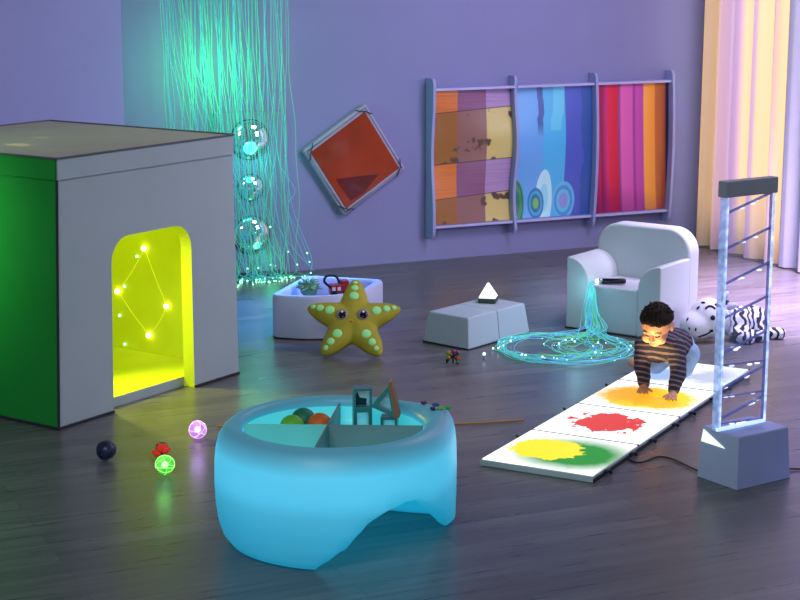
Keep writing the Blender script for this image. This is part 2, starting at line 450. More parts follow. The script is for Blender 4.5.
# panel 2: reflection painted as blues with drips and agate-like rings near the bottom
t = NT('reflection_blue'); X = t.xyz()
u0 = t.math('DIVIDE', t.math('SUBTRACT', X[0], .622), .622); zz = t.math('DIVIDE', t.math('SUBTRACT', X[2], .246), .893)
wob = t.math('MULTIPLY', t.math('SUBTRACT', t.noise(t.comb(0., 0., t.math('MULTIPLY', zz, 1.)), 3.2, 2), .5), .22)
u = t.math('ADD', u0, wob)
base = stripes(t, u0, [(0, rgb(96, 168, 226)), (.36, rgb(70, 182, 226)), (.64, rgb(72, 92, 184)), (.93, rgb(20, 26, 62))])
drip = stripes(t, u, [(0, 0.), (.30, 1.), (.37, 0.), (.84, 1.)])
top = t.ramp(zz, [(.62, 0.), (.72, 1.)])
col = t.mix(t.math('MULTIPLY', drip, t.math('MAXIMUM', top, stripes(t, u0, [(0, 0.), (.7, 1.)]))), base, rgb(46, 86, 158))
pale = t.math('MULTIPLY', stripes(t, t.math('ADD', u, t.math('MULTIPLY', zz, -.14)), [(0, 0.), (.36, 1.), (.50, 0.)]), t.ramp(zz, [(.66, 0.), (.68, 1.)]))
col = t.mix(t.math('MULTIPLY', pale, .8), col, rgb(104, 208, 228))
def eye_rings(col, cx, cz, sx, sz, cols):
    d = t.math('SQRT', t.math('ADD', t.math('POWER', t.math('DIVIDE', t.math('SUBTRACT', u0, cx), sx), 2.), t.math('POWER', t.math('DIVIDE', t.math('SUBTRACT', zz, cz), sz), 2.)))
    r = stripes(t, d, cols)
    inside = stripes(t, d, [(0, 1.), (1., 0.)])
    return t.mix(t.math('MULTIPLY', inside, .95), col, r)
col = eye_rings(col, .04, .12, .12, .19, [(0, rgb(16, 110, 66)), (.55, rgb(30, 140, 72)), (.8, rgb(14, 92, 58)), (.92, rgb(60, 170, 110))])
col = eye_rings(col, .40, .15, .10, .22, [(0, rgb(150, 224, 232)), (.5, rgb(190, 238, 240))])
col = eye_rings(col, .30, .11, .10, .12, [(0, rgb(120, 190, 60)), (.35, rgb(20, 110, 150)), (.6, rgb(60, 170, 200)), (.8, rgb(34, 118, 176))])
col = eye_rings(col, .64, .12, .14, .15, [(0, rgb(140, 150, 214)), (.4, rgb(98, 196, 222)), (.6, rgb(70, 150, 206)), (.8, rgb(96, 186, 224))])
t.link(col, t.b.inputs['Base Color']); t.b.inputs['Roughness'].default_value = .3; t.b.inputs['Coat Weight'].default_value = .3
o = obj('painted_mirror', panel_geo(1, 2), t.m, tri, smooth=True); o['label'] = 'curved mirror with painted blue reflection and rings along the bottom'
# panel 3: reflection painted as crimson to pink to orange vertical ribbons
t = NT('reflection_pink'); X = t.xyz()
u0 = t.math('DIVIDE', t.math('SUBTRACT', X[0], 1.243), .625); zz = t.math('DIVIDE', t.math('SUBTRACT', X[2], .246), .893)
u = t.math('ADD', u0, t.math('MULTIPLY', t.math('MULTIPLY', t.math('SUBTRACT', 1., zz), t.math('SUBTRACT', .55, zz)), -.12))
col = t.ramp(u, [(0, rgb(150, 16, 66)), (.07, rgb(196, 24, 92)), (.10, rgb(140, 14, 60)), (.17, rgb(204, 40, 120)), (.2, rgb(222, 28, 66)), (.31, rgb(206, 20, 52)), (.33, rgb(120, 60, 130)), (.36, rgb(222, 98, 176)), (.5, rgb(210, 88, 176)), (.52, rgb(150, 50, 130)), (.56, rgb(196, 74, 170)), (.64, rgb(176, 64, 160)), (.66, rgb(246, 170, 66)), (.79, rgb(232, 146, 48)), (.81, rgb(176, 88, 44)), (.93, rgb(160, 74, 36)), (.95, rgb(44, 22, 54))])
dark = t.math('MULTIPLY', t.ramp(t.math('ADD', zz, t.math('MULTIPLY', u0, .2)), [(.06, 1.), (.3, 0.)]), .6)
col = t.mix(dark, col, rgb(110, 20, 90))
t.link(col, t.b.inputs['Base Color']); t.b.inputs['Roughness'].default_value = .3; t.b.inputs['Coat Weight'].default_value = .3
o = obj('painted_mirror', panel_geo(2, 3), t.m, tri, smooth=True); o['label'] = 'curved mirror with painted crimson, pink and orange ribbon reflection'

# ------------------------------------------------------------------ curtains along the right wall
CD = V((.419, -.908, 0)).normalized()
def curtain(name, label, m, a, b, folds, amp, s0=3.02):
    bm = bmesh.new(); n = folds * 14; rr = []
    for j in range(13):
        z = .012 + 2.45 * j / 12; row = []
        for i in range(n + 1):
            x = i / n; ph = 2 * PI * folds * x + .8 * math.sin(5 * x)
            d = amp * (math.sin(ph) + .3 * math.sin(2.3 * ph + 1)) * (1 - .25 * j / 12)
            row.append(wp(s0, z, a + (b - a) * x + .25 * amp * math.cos(ph)) - WD * d)
        rr.append(row)
    add_rings(bm, rr, close=False)
    o = obj(name, bm, m, smooth=True)
    return tag(o, label, 'curtain')
def cloth(name, col, tcol, tf, alt=None):
    t = NT(name); t.b.inputs['Base Color'].default_value = tuple(col) + (1,); t.b.inputs['Roughness'].default_value = .9
    n = t.noise(t.tc.outputs['Object'], 12, 3); t.link(t.ramp(n, [(.3, tuple(c * .94 for c in col)), (.7, col)]), t.b.inputs['Base Color'])
    tr = t.node('ShaderNodeBsdfTranslucent'); tr.inputs['Color'].default_value = tuple(tcol) + (1,)
    if alt:       # cream and lilac bands alternating along the cloth
        X = t.xyz(); q = t.math('ADD', t.math('MULTIPLY', X[0], CD.x), t.math('MULTIPLY', X[1], CD.y)); q0 = (W0 + WD * 3.02).dot(CD)
        q = t.math('SUBTRACT', q, q0)
        k = t.ramp(t.math('DIVIDE', q, 1.25), alt); 
        cc = t.mix(k, col, rgb(196, 172, 214)); t.link(cc, t.b.inputs['Base Color']); t.link(t.mix(k, tcol, rgb(205, 180, 225)), tr.inputs['Color'])
    mx = t.node('ShaderNodeMixShader'); mx.inputs[0].default_value = tf
    t.link(t.b.outputs[0], mx.inputs[1]); t.link(tr.outputs[0], mx.inputs[2]); t.link(mx.outputs[0], t.out.inputs['Surface'])
    return t.m
M_cur = cloth('cream_curtain', rgb(240, 222, 196), rgb(255, 218, 160), .5, [(.0, .1), (.36, .0), (.42, 1.), (.55, 1.), (.58, .1), (.64, .1), (.66, 1.), (.71, .9), (.73, .0), (.80, .1), (.83, 1.), (.87, 1.), (.9, 0.)])
M_sheer = cloth('sheer_curtain', rgb(206, 206, 236), rgb(200, 204, 240), .35)
curtain('curtain', 'cream yellow pleated curtain hanging behind the acrylic tower', M_cur, .27, 1.21, 5, .045)
curtain('curtain', 'pale lilac sheer curtain at the right edge of the room', M_sheer, 1.20, 3.2, 10, .03)

# ------------------------------------------------------------------ toy basket and toys
M_vinyl = mat('pale_vinyl', rgb(184, 190, 216), .5, vary=.04, scale=3)
M_vin_in = mat('basket_inside', rgb(96, 104, 128), .7)
BL = V((-.697, 9.061, 0)); ba = V((.963, -.271, 0)); bb = V((.271, .963, 0))
def basket_outline(inset):
    a0, a1, b0, b1 = inset, .467 - inset, inset, .60 - inset
    R = .34 - inset; r = .05
    pts = []
    def arc(cx, cy, rr, t0, t1, n=8):
        for i in range(n + 1):
            q = t0 + (t1 - t0) * i / n; pts.append((cx + rr * math.cos(q), cy + rr * math.sin(q)))
    arc(a0 + r, b0 + r, r, PI, 1.5 * PI, 5)
    arc(a1 - R, b0 + R, R, 1.5 * PI, 2 * PI, 14)
    arc(a1 - r, b1 - r, r, 0, PI / 2, 5)
    arc(a0 + r, b1 - r, r, PI / 2, PI, 5)
    return [BL + ba * x + bb * y for x, y in pts]
bk = thing('toy_basket', 'pale foam toy bin with rounded front behind the starfish cushion', 'toy bin', BL)
bm = bmesh.new()
def ring(i, z): return [p - BL + V((0, 0, z)) for p in basket_outline(i)]
add_rings(bm, [ring(.008, .0), ring(0, .012), ring(0, .225), ring(.006, .238), ring(.035, .238), ring(.041, .228), ring(.041, .03)], cap0=True, cap1=True)
for f in bm.faces:
    cc = f.calc_center_median()
obj('shell', bm, M_vinyl, bk, smooth=False)
bk.children[0].modifiers.new('e', 'EDGE_SPLIT').split_angle = .6
for p in bk.children[0].data.polygons: p.use_smooth = True
bm = bmesh.new(); add_rings(bm, [ring(.006, 0.0), ring(-.002, .006), ring(.006, .010)]); obj('base_hem', bm, M_dark, bk)
# things in it
M_red = mat('red_plastic', rgb(150, 24, 34), .4); M_white = mat('white_plastic', rgb(205, 205, 215), .4)
tr = thing('toy_truck', 'red toy truck with black handle lying in the foam bin', 'toy truck', (-.335, 9.27, .235), math.radians(15))
bm = bmesh.new(); add_box(bm, (0, 0, 0), (.105, .06, .05)); add_box(bm, (.03, 0, .03), (.045, .056, .03)); bev(obj('body', bm, M_red, tr), .006)
for x in (-.032, .032):
    for y in (-.031, .031):
        bm = bmesh.new(); add_lathe(bm, [(.0001, -.006), (.016, -.006), (.016, .006), (.0001, .006)], 16); place(bm, Matrix.Translation((x, y, -.024)) @ Matrix.Rotation(PI / 2, 4, 'X')); obj('wheel', bm, M_black, tr)
bm = bmesh.new(); add_tube(bm, catmull([(-.05, -.02, .01), (-.085, -.02, .045), (-.07, -.02, .075), (-.02, -.02, .07), (.0, -.02, .03)], 5), .007, 8); obj('handle', bm, M_black, tr, smooth=True)
for x in (-.035, -.005):
    bm = bmesh.new(); add_box(bm, (x, -.031, .003), (.018, .003, .02)); obj('panel', bm, M_white, tr)
gp = bmesh.new()
for i in range(70):
    a, b = random.random() * 2 * PI, random.random() * 1.2
    d = V((math.cos(a) * math.cos(b), math.sin(a) * math.cos(b), math.sin(b)))
    add_tube(gp, [d * .02, d * .05, d * .075 + V((0, 0, -.008))], [.009, .007, .003], 5)
add_ball(gp, (0, 0, 0), .05, 2)
o = obj('pom_pom', gp, mat('pom_green', rgb(112, 156, 118), .9, vary=.2, scale=20), smooth=True); o.location = (-.50, 9.30, .225)
tag(o, 'fluffy pale green pom-pom in the foam bin beside the truck', 'soft toy')
for p, r, m, lb in (((-.40, 9.18, .155), .06, M_black, 'dark ball low in the foam bin under the toy truck'), ((-.46, 9.42, .09), .058, M_vin_in, 'grey ball at the bottom of the foam bin')):
    bm = bmesh.new(); add_ball(bm, (0, 0, 0), r, 3); o = obj('ball', bm, m, smooth=True); o.location = p; tag(o, lb, 'ball')

# ------------------------------------------------------------------ starfish cushion
M_star = mat('star_plush', rgb(160, 150, 40), .85, vary=.12, scale=9, bump=.08)
M_glow = mat('glow_spot', rgb(140, 205, 130), .7, emit=rgb(120, 205, 125), es=.22)
M_ring = mat('eye_ring', rgb(138, 130, 118), .6); M_pup = mat('eye_black', rgb(8, 8, 14), .15)
SR = .256
star = thing('starfish_cushion', 'yellow starfish cushion with glowing green spots and two eyes leaning on the bin', 'cushion', (-.250, 8.615, .014))
tilt = math.radians(44)
yaw = math.radians(-3)
SM = Matrix.Rotation(yaw, 4, 'Z') @ Matrix.Rotation(-tilt, 4, 'X')     # star plane is xz, front faces -y
cz = SR * .80
def star_r(a):                 # outline radius at angle a from straight up
    k = (a / (2 * PI / 5)) % 1; k = min(k, 1 - k) * 2     # 0 on an arm axis .. 1 in a notch
    k = (math.sqrt(k * k + .03) - math.sqrt(.03)) / (math.sqrt(1.03) - math.sqrt(.03))
    return SR * (.53 + .47 * (1 - k) ** 1.7)
bm = bmesh.new(); rings = []; NA = 120
for lay in range(-7, 8):
    f = lay / 7; sc = math.sqrt(max(0, 1 - f * f)) ** .8 if abs(f) < 1 else 0.0
    rings.append([SM @ V((star_r(2 * PI * k / NA) * max(sc, .001) * math.sin(2 * PI * k / NA), -.052 * f * 1.0, cz + star_r(2 * PI * k / NA) * max(sc, .001) * math.cos(2 * PI * k / NA))) for k in range(NA)])
add_rings(bm, rings, cap0=True, cap1=True)
obj('cushion_body', bm, M_star, star, smooth=True)
def star_y(x, z):              # front surface of the cushion at (x, z)
    dz = z - cz; a = math.atan2(x, dz); q = min(.999, math.hypot(x, dz) / star_r(a))
    return -.052 * math.sqrt(max(0, 1 - q ** 2.5))
def disc(parent, name, x, z, rx, rz, m, th=.004, lift=0., rot=0.):
    bm = bmesh.new(); rr = []
    for q, h in ((1, -.002), (.9, th * .7), (.5, th), (.02, th)):
        row = []
        for k in range(20):
            ex, ez = rx * q * math.cos(2 * PI * k / 20), rz * q * math.sin(2 * PI * k / 20)
            px, pz = x + ex * math.cos(rot) - ez * math.sin(rot), z + ex * math.sin(rot) + ez * math.cos(rot)
            row.append(SM @ V((px, star_y(px, pz) - h - lift, pz)))
        rr.append(row)
    add_rings(bm, rr, cap1=True); return obj(name, bm, m, parent, smooth=True)
for k in range(5):
    a = 2 * PI * k / 5
    for d, r in ((.50, .025), (.71, .0195), (.865, .0125)):
        x, z = SR * d * math.sin(a), cz + SR * d * math.cos(a)
        disc(star, 'glow_spot', x, z, r * 1.05, r, M_glow, rot=-a)
for x in (-.057, .053):
    e = disc(star, 'eye', x, cz + .012, .033, .034, M_ring, .004)
    disc(e, 'pupil', x + .004, cz + .006, .021, .022, M_pup, .005, .004)
    disc(e, 'highlight', x + .002, cz + .019, .006, .006, mat('eye_glint', (.9, .9, .95), .3), .003, .010)
disc(star, 'nose_patch', -.004, cz - .030, .010, .007, mat('star_orange', rgb(200, 130, 30), .8), .003)

# ------------------------------------------------------------------ foam blocks and pyramid lamp
M_foam = mat('foam_vinyl', rgb(164, 180, 192), .5, vary=.03, scale=3)
PA = V((.358, 8.777, 0)); pr = V((.64, .768, 0)).normalized(); pl = V((-.755, .656, 0)).normalized()
def block(base, ln, wd, label, j0, j1):
    o = None; bm = bmesh.new(); n = 5
    def quad(i, z):
        a0, a1 = (.0 if j0 else i), (ln if j1 else ln - i)
        return [pr * a + pl * b + V((0, 0, z)) for a, b in ((a0, i), (a1, i), (a1, wd - i), (a0, wd - i))]
    add_rings(bm, [quad(0, .004), quad(.0, .01), quad(.02, .16), quad(.026, .168)], cap0=True, cap1=True)
    o = thing('foam_block', label, 'foam block', base, group='pair of foam blocks pushed together')
    bev(obj('cover', bm, M_foam, o), .010, 4)
    bm = bmesh.new(); pts = quad(-.001, .004); add_tube(bm, pts + [pts[0]], .004, 6); obj('base_seam', bm, M_dark, o)
    return o
block(PA, .272, .31, 'grey foam block on the left of the pair, farther from the armchair', 0, 1)
block(PA + pr * .2745, .272, .31, 'grey foam block on the right of the pair carrying the pyramid lamp, nearer the armchair', 1, 0)
lp = thing('pyramid_lamp', 'small glowing white pyramid lamp with dark base on the foam blocks', 'lamp', PA + pr * .415 + pl * .19 + V((0, 0, .1695)), math.radians(-12))
bm = bmesh.new(); add_box(bm, (0, 0, .013), (.098, .098, .026)); bev(obj('lamp_base', bm, mat('lamp_base_dark', rgb(50, 66, 58), .5), lp), .005)
bm = bmesh.new(); add_rings(bm, [[(sx * w, sy * w, z) for sx, sy in ((-1, -1), (1, -1), (1, 1), (-1, 1))] for w, z in ((.046, .026), (.044, .034), (.006, .103), (.002, .107))], cap0=True, cap1=True)
bev(obj('lamp_shade', bm, mat('lamp_glow', rgb(230, 240, 225), .5, emit=rgb(235, 250, 232), es=.95), lp), .004)

# ------------------------------------------------------------------ armchair
CF = V((.917, 9.337, 0)); cx_ = V((.808, -.589, 0)).normalized(); cy_ = V((.589, .808, 0)).normalized()
CW, CDp = .579, .45
chair = thing('foam_armchair', 'pale grey-blue foam armchair with rounded back behind the crawling child', 'armchair', CF, math.atan2(cx_.y, cx_.x))
M_chair = mat('chair_vinyl', rgb(184, 192, 198), .5, vary=.025, scale=3)
bm = bmesh.new(); add_box(bm, (CW / 2, .165, .132), (CW - .27, .33, .256)); bev(obj('seat', bm, M_chair, chair), .012, 4)
def arm(x0, sgn):
    w = .137; out = [(0, .004), (0, .392)]
    for i in range(13):
        q = PI / 2 * i / 12; out.append((.004 + (w - .004) * math.sin(q) ** 1.0, .262 + .138 * math.cos(q) ** .9 if i < 12 else .262))
    out += [(w, .004)]
    b = bmesh.new(); add_prism(b, out, 0, .34, lambda u, v, ww: V((x0 + sgn * u, ww, v)))
    return bev(obj('armrest', b, M_chair, chair), .008, 3)
arm(0, 1); arm(CW, -1)
out = [(0, .004)]; r = .135
for i in range(13):
    q = PI / 2 * i / 12; out.append((r - r * math.cos(q), .555 - r + r * math.sin(q)))
for i in range(13):
    q = PI / 2 * i / 12; out.append((CW - r + r * math.sin(q), .555 - r + r * math.cos(q)))
out.append((CW, .004))
bm = bmesh.new(); add_prism(bm, out, .33, CDp, lambda u, v, w: V((u, w, v))); bev(obj('backrest', bm, M_chair, chair), .016, 4)
bm = bmesh.new(); add_tube(bm, [(0, -.001, .004), (CW, -.001, .004), (CW + .001, CDp, .004), (0, CDp, .004), (0, -.001, .004)], .004, 6); obj('base_seam', bm, M_dark, chair)

# ------------------------------------------------------------------ fibre torch on the chair with its spray of fibres
fl = thing('fibre_torch', 'black torch on armchair seat spilling glowing cyan-green fibres onto the floor', 'fibre-optic lamp', (0, 0, 0))
def cp(s, d, z): return CF + cx_ * s + cy_ * d + V((0, 0, z))
h0, h1 = cp(.175, .035, .277), cp(.315, .10, .281)
hd = (h1 - h0).normalized()
bm = bmesh.new(); add_tube(bm, [h0 + hd * .028, h0 + hd * .03, h1 - hd * .012, h1, h1 + hd * .001], [.011, .0155, .0155, .012, .004], 16); obj('handle', bm, mat('torch_black', rgb(8, 8, 10), .35), fl, smooth=True)
bm = bmesh.new(); add_tube(bm, [h0 + hd * .006, h0 + hd * .028], [.0135, .0135], 16); obj('collar', bm, mat('torch_collar', rgb(190, 196, 200), .25, metal=.8), fl, smooth=True)
bm = bmesh.new(); add_tube(bm, [h0 - hd * .012, h0 + hd * .007], [.007, .0125], 12); obj('lens', bm, mat('torch_lens', (1, 1, 1), .2, emit=rgb(200, 255, 250), es=5), fl, smooth=True)
FC = V((.86, 8.78, 0))
tips = []
Mf1 = fmat('spray_cyan', rgb(84, 196, 210), .6); Mf2 = fmat('spray_green', rgb(90, 196, 130), .5); Mf3 = fmat('spray_blue', rgb(84, 160, 226), .7)
for m, cnt in ((Mf1, 15), (Mf2, 14), (Mf3, 7)):
    bm = bmesh.new()
    for i in range(cnt):
        e = random.uniform(-.010, .010); sg = random.gauss(0, .025)
        p0 = h0 - hd * .005 + V((e, e, 0))
        p1 = cp(.158 + e, .0, .268 + abs(e)); p2 = cp(.165 + sg * .5 + .015, -.035, .235); p3 = cp(.20 + sg, -.06 - random.random() * .03, .13); 
        p4 = cp(.24 + sg * 1.6, -.085 - random.random() * .06, .035 + .02 * random.random())
        fam = random.random(); a0 = math.radians(random.uniform(35, 75)); dirn = random.choice((-1, 1))
        if fam < .30: R = random.uniform(.33, .37); cc = FC + V((random.uniform(-.01, .03), random.uniform(-.02, .02), 0))
        elif fam < .65: R = random.uniform(.21, .27); cc = FC + V((random.uniform(-.10, -.05), random.uniform(-.03, .03), 0))
        else: R = random.uniform(.13, .23); cc = FC + V((random.uniform(.10, .17), random.uniform(-.03, .08), 0))
        tot = random.uniform(1.5, 6.0); path = [p0, p1, p2, p3, p4]
        nA = max(4, int(tot / .35))
        for k in range(nA + 1):
            a = a0 + dirn * (.35 + tot * k / nA); rr = R * (1 + .05 * math.sin(3 * a + i)); 
            path.append(cc + V((rr * math.cos(a), rr * math.sin(a), .006 + random.random() * .022)))
        pts = catmull(path, 5); add_tube(bm, pts, .0016, 4)
        tips.append(pts[-1]); 
        if random.random() < .15: tips.append(pts[int(len(pts) * random.uniform(.6, .9))])
    obj('fibre_spray', bm, m, fl, smooth=True, kind='stuff')
bm = bmesh.new()
for p in tips: add_ball(bm, p + V((0, 0, .002)), random.choice((.0022, .003, .0055)), 1)
obj('glowing_tips', bm, mat('spray_tip', (1, 1, 1), .3, emit=rgb(200, 245, 255), es=2.6), fl, kind='stuff')
tl = thing('light_bead', 'tiny white glowing bead on floor in front of the foam blocks', 'light bead', (.43, 8.58, 0))
bm = bmesh.new(); add_ball(bm, (0, 0, .028), .009, 2); obj('glow_tip', bm, mat('bead_glow', (1, 1, 1), .3, emit=rgb(215, 230, 255), es=1.6), tl, smooth=True)
bm = bmesh.new(); add_lathe(bm, [(.009, 0), (.008, .006), (.003, .012), (.003, .022), (.0001, .024)], 12); obj('stem', bm, mat('bead_stem', rgb(120, 130, 160), .3), tl)

# ------------------------------------------------------------------ light tiles
TO = V((.326, 6.725, 0)); te = V((.877, -.48, 0)).normalized(); tf = V((.48, .877, 0)).normalized()
TWd, TLn = .492, .496
def tile_mat(name, build):
    t = NT(name); X = t.xyz()
    nz = t.noise(t.tc.outputs['Object'], 11, 5, .62); nz2 = t.noise(t.tc.outputs['Object'], 34, 3, .6)
    def blob(cx, cy, rx, ry, rough=.55, soft=.03, fine=.2):
        d = t.math('SQRT', t.math('ADD', t.math('POWER', t.math('DIVIDE', t.math('SUBTRACT', X[0], cx), rx), 2.), t.math('POWER', t.math('DIVIDE', t.math('SUBTRACT', X[1], cy), ry), 2.)))
        d = t.math('ADD', d, t.math('MULTIPLY_ADD', nz, rough * 2, -rough)); d = t.math('ADD', d, t.math('MULTIPLY_ADD', nz2, fine * 2, -fine))
        return t.ramp(d, [(max(0, 1 - soft - .001) / 2, 1.), (min(1, (1 + soft) / 2), 0.)]) if False else t.ramp(t.math('MULTIPLY', d, .5), [(.5 - soft / 2, 1.), (.5 + soft / 2, 0.)])
    col = build(t, blob, nz, nz2)
    t.b.inputs['Base Color'].default_value = (.04, .04, .04, 1)
    t.link(col, t.b.inputs['Emission Color']); t.b.inputs['Emission Strength'].default_value = 1.0; t.b.inputs['Roughness'].default_value = .5; t.b.inputs['Specular IOR Level'].default_value = .2
    return t.m
WHITE = (1.45, 1.45, 1.5)
def b1(t, blob, n, n2):
    c = t.mix(blob(.300, .240, .235, .21, .12, .34, .05), WHITE, rgb(22, 150, 34))
    return t.mix(blob(.180, .255, .145, .145, .55, .03, .2), c, tuple(1.1 * x for x in rgb(252, 232, 8)))
def b2(t, blob, n, n2):
    c = t.mix(blob(.235, .26, .15, .15, 1.15, .03, .45), WHITE, rgb(232, 58, 48))
    return c
def b3(t, blob, n, n2):
    c = t.mix(blob(.25, .235, .22, .20, .3, .14, .12), WHITE, tuple(1.15 * x for x in rgb(255, 216, 14)))
    c = t.mix(t.math('MULTIPLY', blob(.14, .27, .13, .17, .5, .5, .2), .7), c, tuple(1.05 * x for x in rgb(246, 146, 8)))
    return t.mix(t.math('MULTIPLY', blob(.3, .17, .1, .09, .9, .12, .5), .55), c, rgb(250, 168, 10))
def b4(t, blob, n, n2):
    c = t.mix(t.math('MULTIPLY', blob(.16, .2, .13, .13, .5, .2, .2), .75), (1.15, 1.2, 1.3), rgb(96, 150, 220))
    return t.mix(t.math('MULTIPLY', blob(.37, .25, .09, .14, .5, .4, .2), .7), c, rgb(150, 160, 200))
M_tframe = mat('tile_frame', rgb(176, 190, 190), .4); M_tdark = mat('tile_edge', rgb(34, 38, 42), .5)
labels = ['lit floor tile with yellow and green gel, the one nearest the camera', 'lit floor tile with a red splash of gel', 'lit floor tile of orange-yellow gel under the child\'s hands', 'lit floor tile with faint blue gel under the child\'s knees, farthest of four']
for k in range(4):
    tl = thing('light_tile', labels[k], 'light tile', TO + tf * (k * .503), math.atan2(te.y, te.x), 'row of light tiles on the floor')
    bm = bmesh.new(); add_box(bm, (TWd / 2, TLn / 2, .013), (TWd, TLn, .026)); bev(obj('tray', bm, M_tframe, tl), .003, 2)
    bm = bmesh.new(); add_box(bm, (TWd / 2, TLn / 2, .028), (TWd - .012, TLn - .012, .004)); o = obj('lit_panel', bm, tile_mat('tile_gel', (b1, b2, b3, b4)[k]), tl)
    bm = bmesh.new(); add_box(bm, (TWd / 2, TLn - .0005, .0275), (TWd, .005, .007)); obj('joint_strip', bm, M_tdark, tl)
    bm = bmesh.new(); add_box(bm, (TWd + .001, TLn / 2, .008), (.004, TLn, .016)); obj('dark_edge', bm, M_tdark, tl)  # dark strip along the tile's right side
    for s in (0, 1):
        for yy in ((.40,) if s == 0 else (.12, .40)):
            bm = bmesh.new(); xo = -.012 if s == 0 else TWd + .012
            sx = -1 if s == 0 else 1; xe = 0 if s == 0 else TWd
            add_tube(bm, catmull([(xe + sx * .003, yy - .012, .018), (xe + sx * .018, yy - .008, .024), (xe + sx * .024, yy + .006, .020), (xe + sx * .018, yy + .016, .008)], 4), .0065, 6)
            obj('clip', bm, M_tdark, tl, smooth=True)

# ------------------------------------------------------------------ acrylic tower
B_L, B_M, B_R = V((1.192, 6.57, 0)), V((1.303, 6.394, 0)), V((1.545, 6.557, 0))
bx = (B_R - B_M).normalized(); by = V((-bx.y, bx.x, 0))
bw, bd = .295, .225
tw = thing('acrylic_tower', 'tall clear acrylic tower with slanted shelves on a tapered grey base', 'light tower', B_M, math.atan2(bx.y, bx.x))
M_tbase = mat('tower_base', rgb(152, 164, 212), .5, vary=.03)
def quad(i, z): return [(i, i, z), (bw - i, i, z), (bw - i, bd - i, z), (i, bd - i, z)]
bm = bmesh.new(); add_rings(bm, [quad(.0, .0), quad(.002, .008), quad(.012, .205), quad(.016, .21)], cap0=True, cap1=True); bev(obj('base', bm, M_tbase, tw), .006, 3)
bm = bmesh.new()      # bright emissive triangle on the short left face of the base
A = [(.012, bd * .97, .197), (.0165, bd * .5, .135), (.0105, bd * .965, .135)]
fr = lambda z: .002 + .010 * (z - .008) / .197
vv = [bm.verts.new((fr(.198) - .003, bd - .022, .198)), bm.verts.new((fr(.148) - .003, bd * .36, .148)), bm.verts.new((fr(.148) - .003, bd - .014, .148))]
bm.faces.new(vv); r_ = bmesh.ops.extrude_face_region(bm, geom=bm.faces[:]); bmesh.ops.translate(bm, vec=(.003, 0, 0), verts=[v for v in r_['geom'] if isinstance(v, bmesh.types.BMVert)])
o = obj('bright_triangle', bm, mat('bright_corner', (1, 1, 1), .4, emit=rgb(215, 250, 215), es=1.0), tw); o['label'] = 'small bright triangle in the base corner'
def acryl(name, col, es, tfac):
    t = NT(name); t.b.inputs['Base Color'].default_value = tuple(col) + (1,); t.b.inputs['Roughness'].default_value = .05
    t.b.inputs['Emission Color'].default_value = tuple(col) + (1,); 
    n = t.noise(t.tc.outputs['Object'], 45, 2); t.link(t.math('MULTIPLY', t.ramp(n, [(.4, .35), (.65, 1.)]), es), t.b.inputs['Emission Strength'])
    tr = t.node('ShaderNodeBsdfTransparent'); tr.inputs['Color'].default_value = (.93, .95, 1, 1)
    mx = t.node('ShaderNodeMixShader'); mx.inputs[0].default_value = tfac
    t.link(t.b.outputs[0], mx.inputs[1]); t.link(tr.outputs[0], mx.inputs[2]); t.link(mx.outputs[0], t.out.inputs['Surface'])
    return t.m
M_acr = acryl('acrylic', rgb(176, 206, 250), .55, .6); M_acr_e = acryl('acrylic_lit', rgb(205, 226, 255), .95, .25); M_acr_s = acryl('acrylic_shelf', rgb(104, 116, 190), .30, .35); M_acr_p = acryl('acrylic_pane', rgb(200, 212, 255), .06, .93)
ux0, ux1, uy0, uy1 = -.004, .254, .112, .144
z0, z1 = .211, 1.13
bm = bmesh.new(); add_box(bm, (ux0 + .004, (uy0 + uy1) / 2, (z0 + z1) / 2), (.008, uy1 - uy0, z1 - z0)); obj('upright', bm, M_acr, tw)
bm = bmesh.new(); add_box(bm, (ux0 + .013, uy0 + .004, (z0 + z1) / 2), (.008, .008, z1 - z0)); obj('upright_edge', bm, M_acr_e, tw)
bm = bmesh.new(); add_box(bm, (ux1 - .004, uy0 + .014, (z0 + z1) / 2), (.006, .010, z1 - z0)); obj('upright', bm, M_acr_s, tw)
bm = bmesh.new(); add_box(bm, (ux1 + .003, uy0 + .005, (z0 + z1) / 2), (.006, .008, z1 - z0)); obj('upright_edge', bm, M_acr_e, tw)
bm = bmesh.new(); add_box(bm, ((ux0 + ux1) / 2, uy0 + .004, z0 + .006), (ux1 - ux0, .012, .012)); obj('bottom_edge', bm, mat('edge_bright', (1, 1, 1), .3, emit=rgb(170, 205, 255), es=1.0), tw)
bm = bmesh.new(); add_box(bm, ((ux0 + ux1) / 2, uy1 - .003, (z0 + z1) / 2), (ux1 - ux0, .003, z1 - z0)); obj('back_pane', bm, M_acr_p, tw)
M_led = mat('led_drop', (1, 1, 1), .2, emit=rgb(225, 225, 255), es=1.2)
def slat(za, zb, m):
    b = bmesh.new(); xa, xb = ux0 + .018, ux1 - .006
    add_prism(b, [(xa, za), (xb, zb), (xb, zb + .007), (xa, za + .007)], uy0 + .004, uy0 + .014, lambda u, v, w: V((u, w, v))); obj('shelf', b, m, tw)
    for i in range(3):
        k = random.uniform(.12, .9); b = bmesh.new(); add_ball(b, (xa + (xb - xa) * k, uy0 + random.uniform(.004, .03), za + (zb - za) * k - .006), (.013, .009, .0045), 2); obj('led', b, M_led, tw, smooth=True)
step = .138
lo = [1.065, .927, .79, .655, .515, .375, .252]
for i, z in enumerate(lo):
    slat(z, z + .062, M_acr_s)
for z in (.47, .345, .235):
    slat(z, z - .012 if z > .3 else z - .012, M_acr_p if False else M_acr_s)
bm = bmesh.new(); add_box(bm, ((ux0 + ux1) / 2 + .002, (uy0 + uy1) / 2, z1 + .03), (ux1 - ux0 + .022, uy1 - uy0 + .012, .062)); bev(obj('cap', bm, mat('tower_cap', rgb(140, 144, 156), .5), tw), .004)

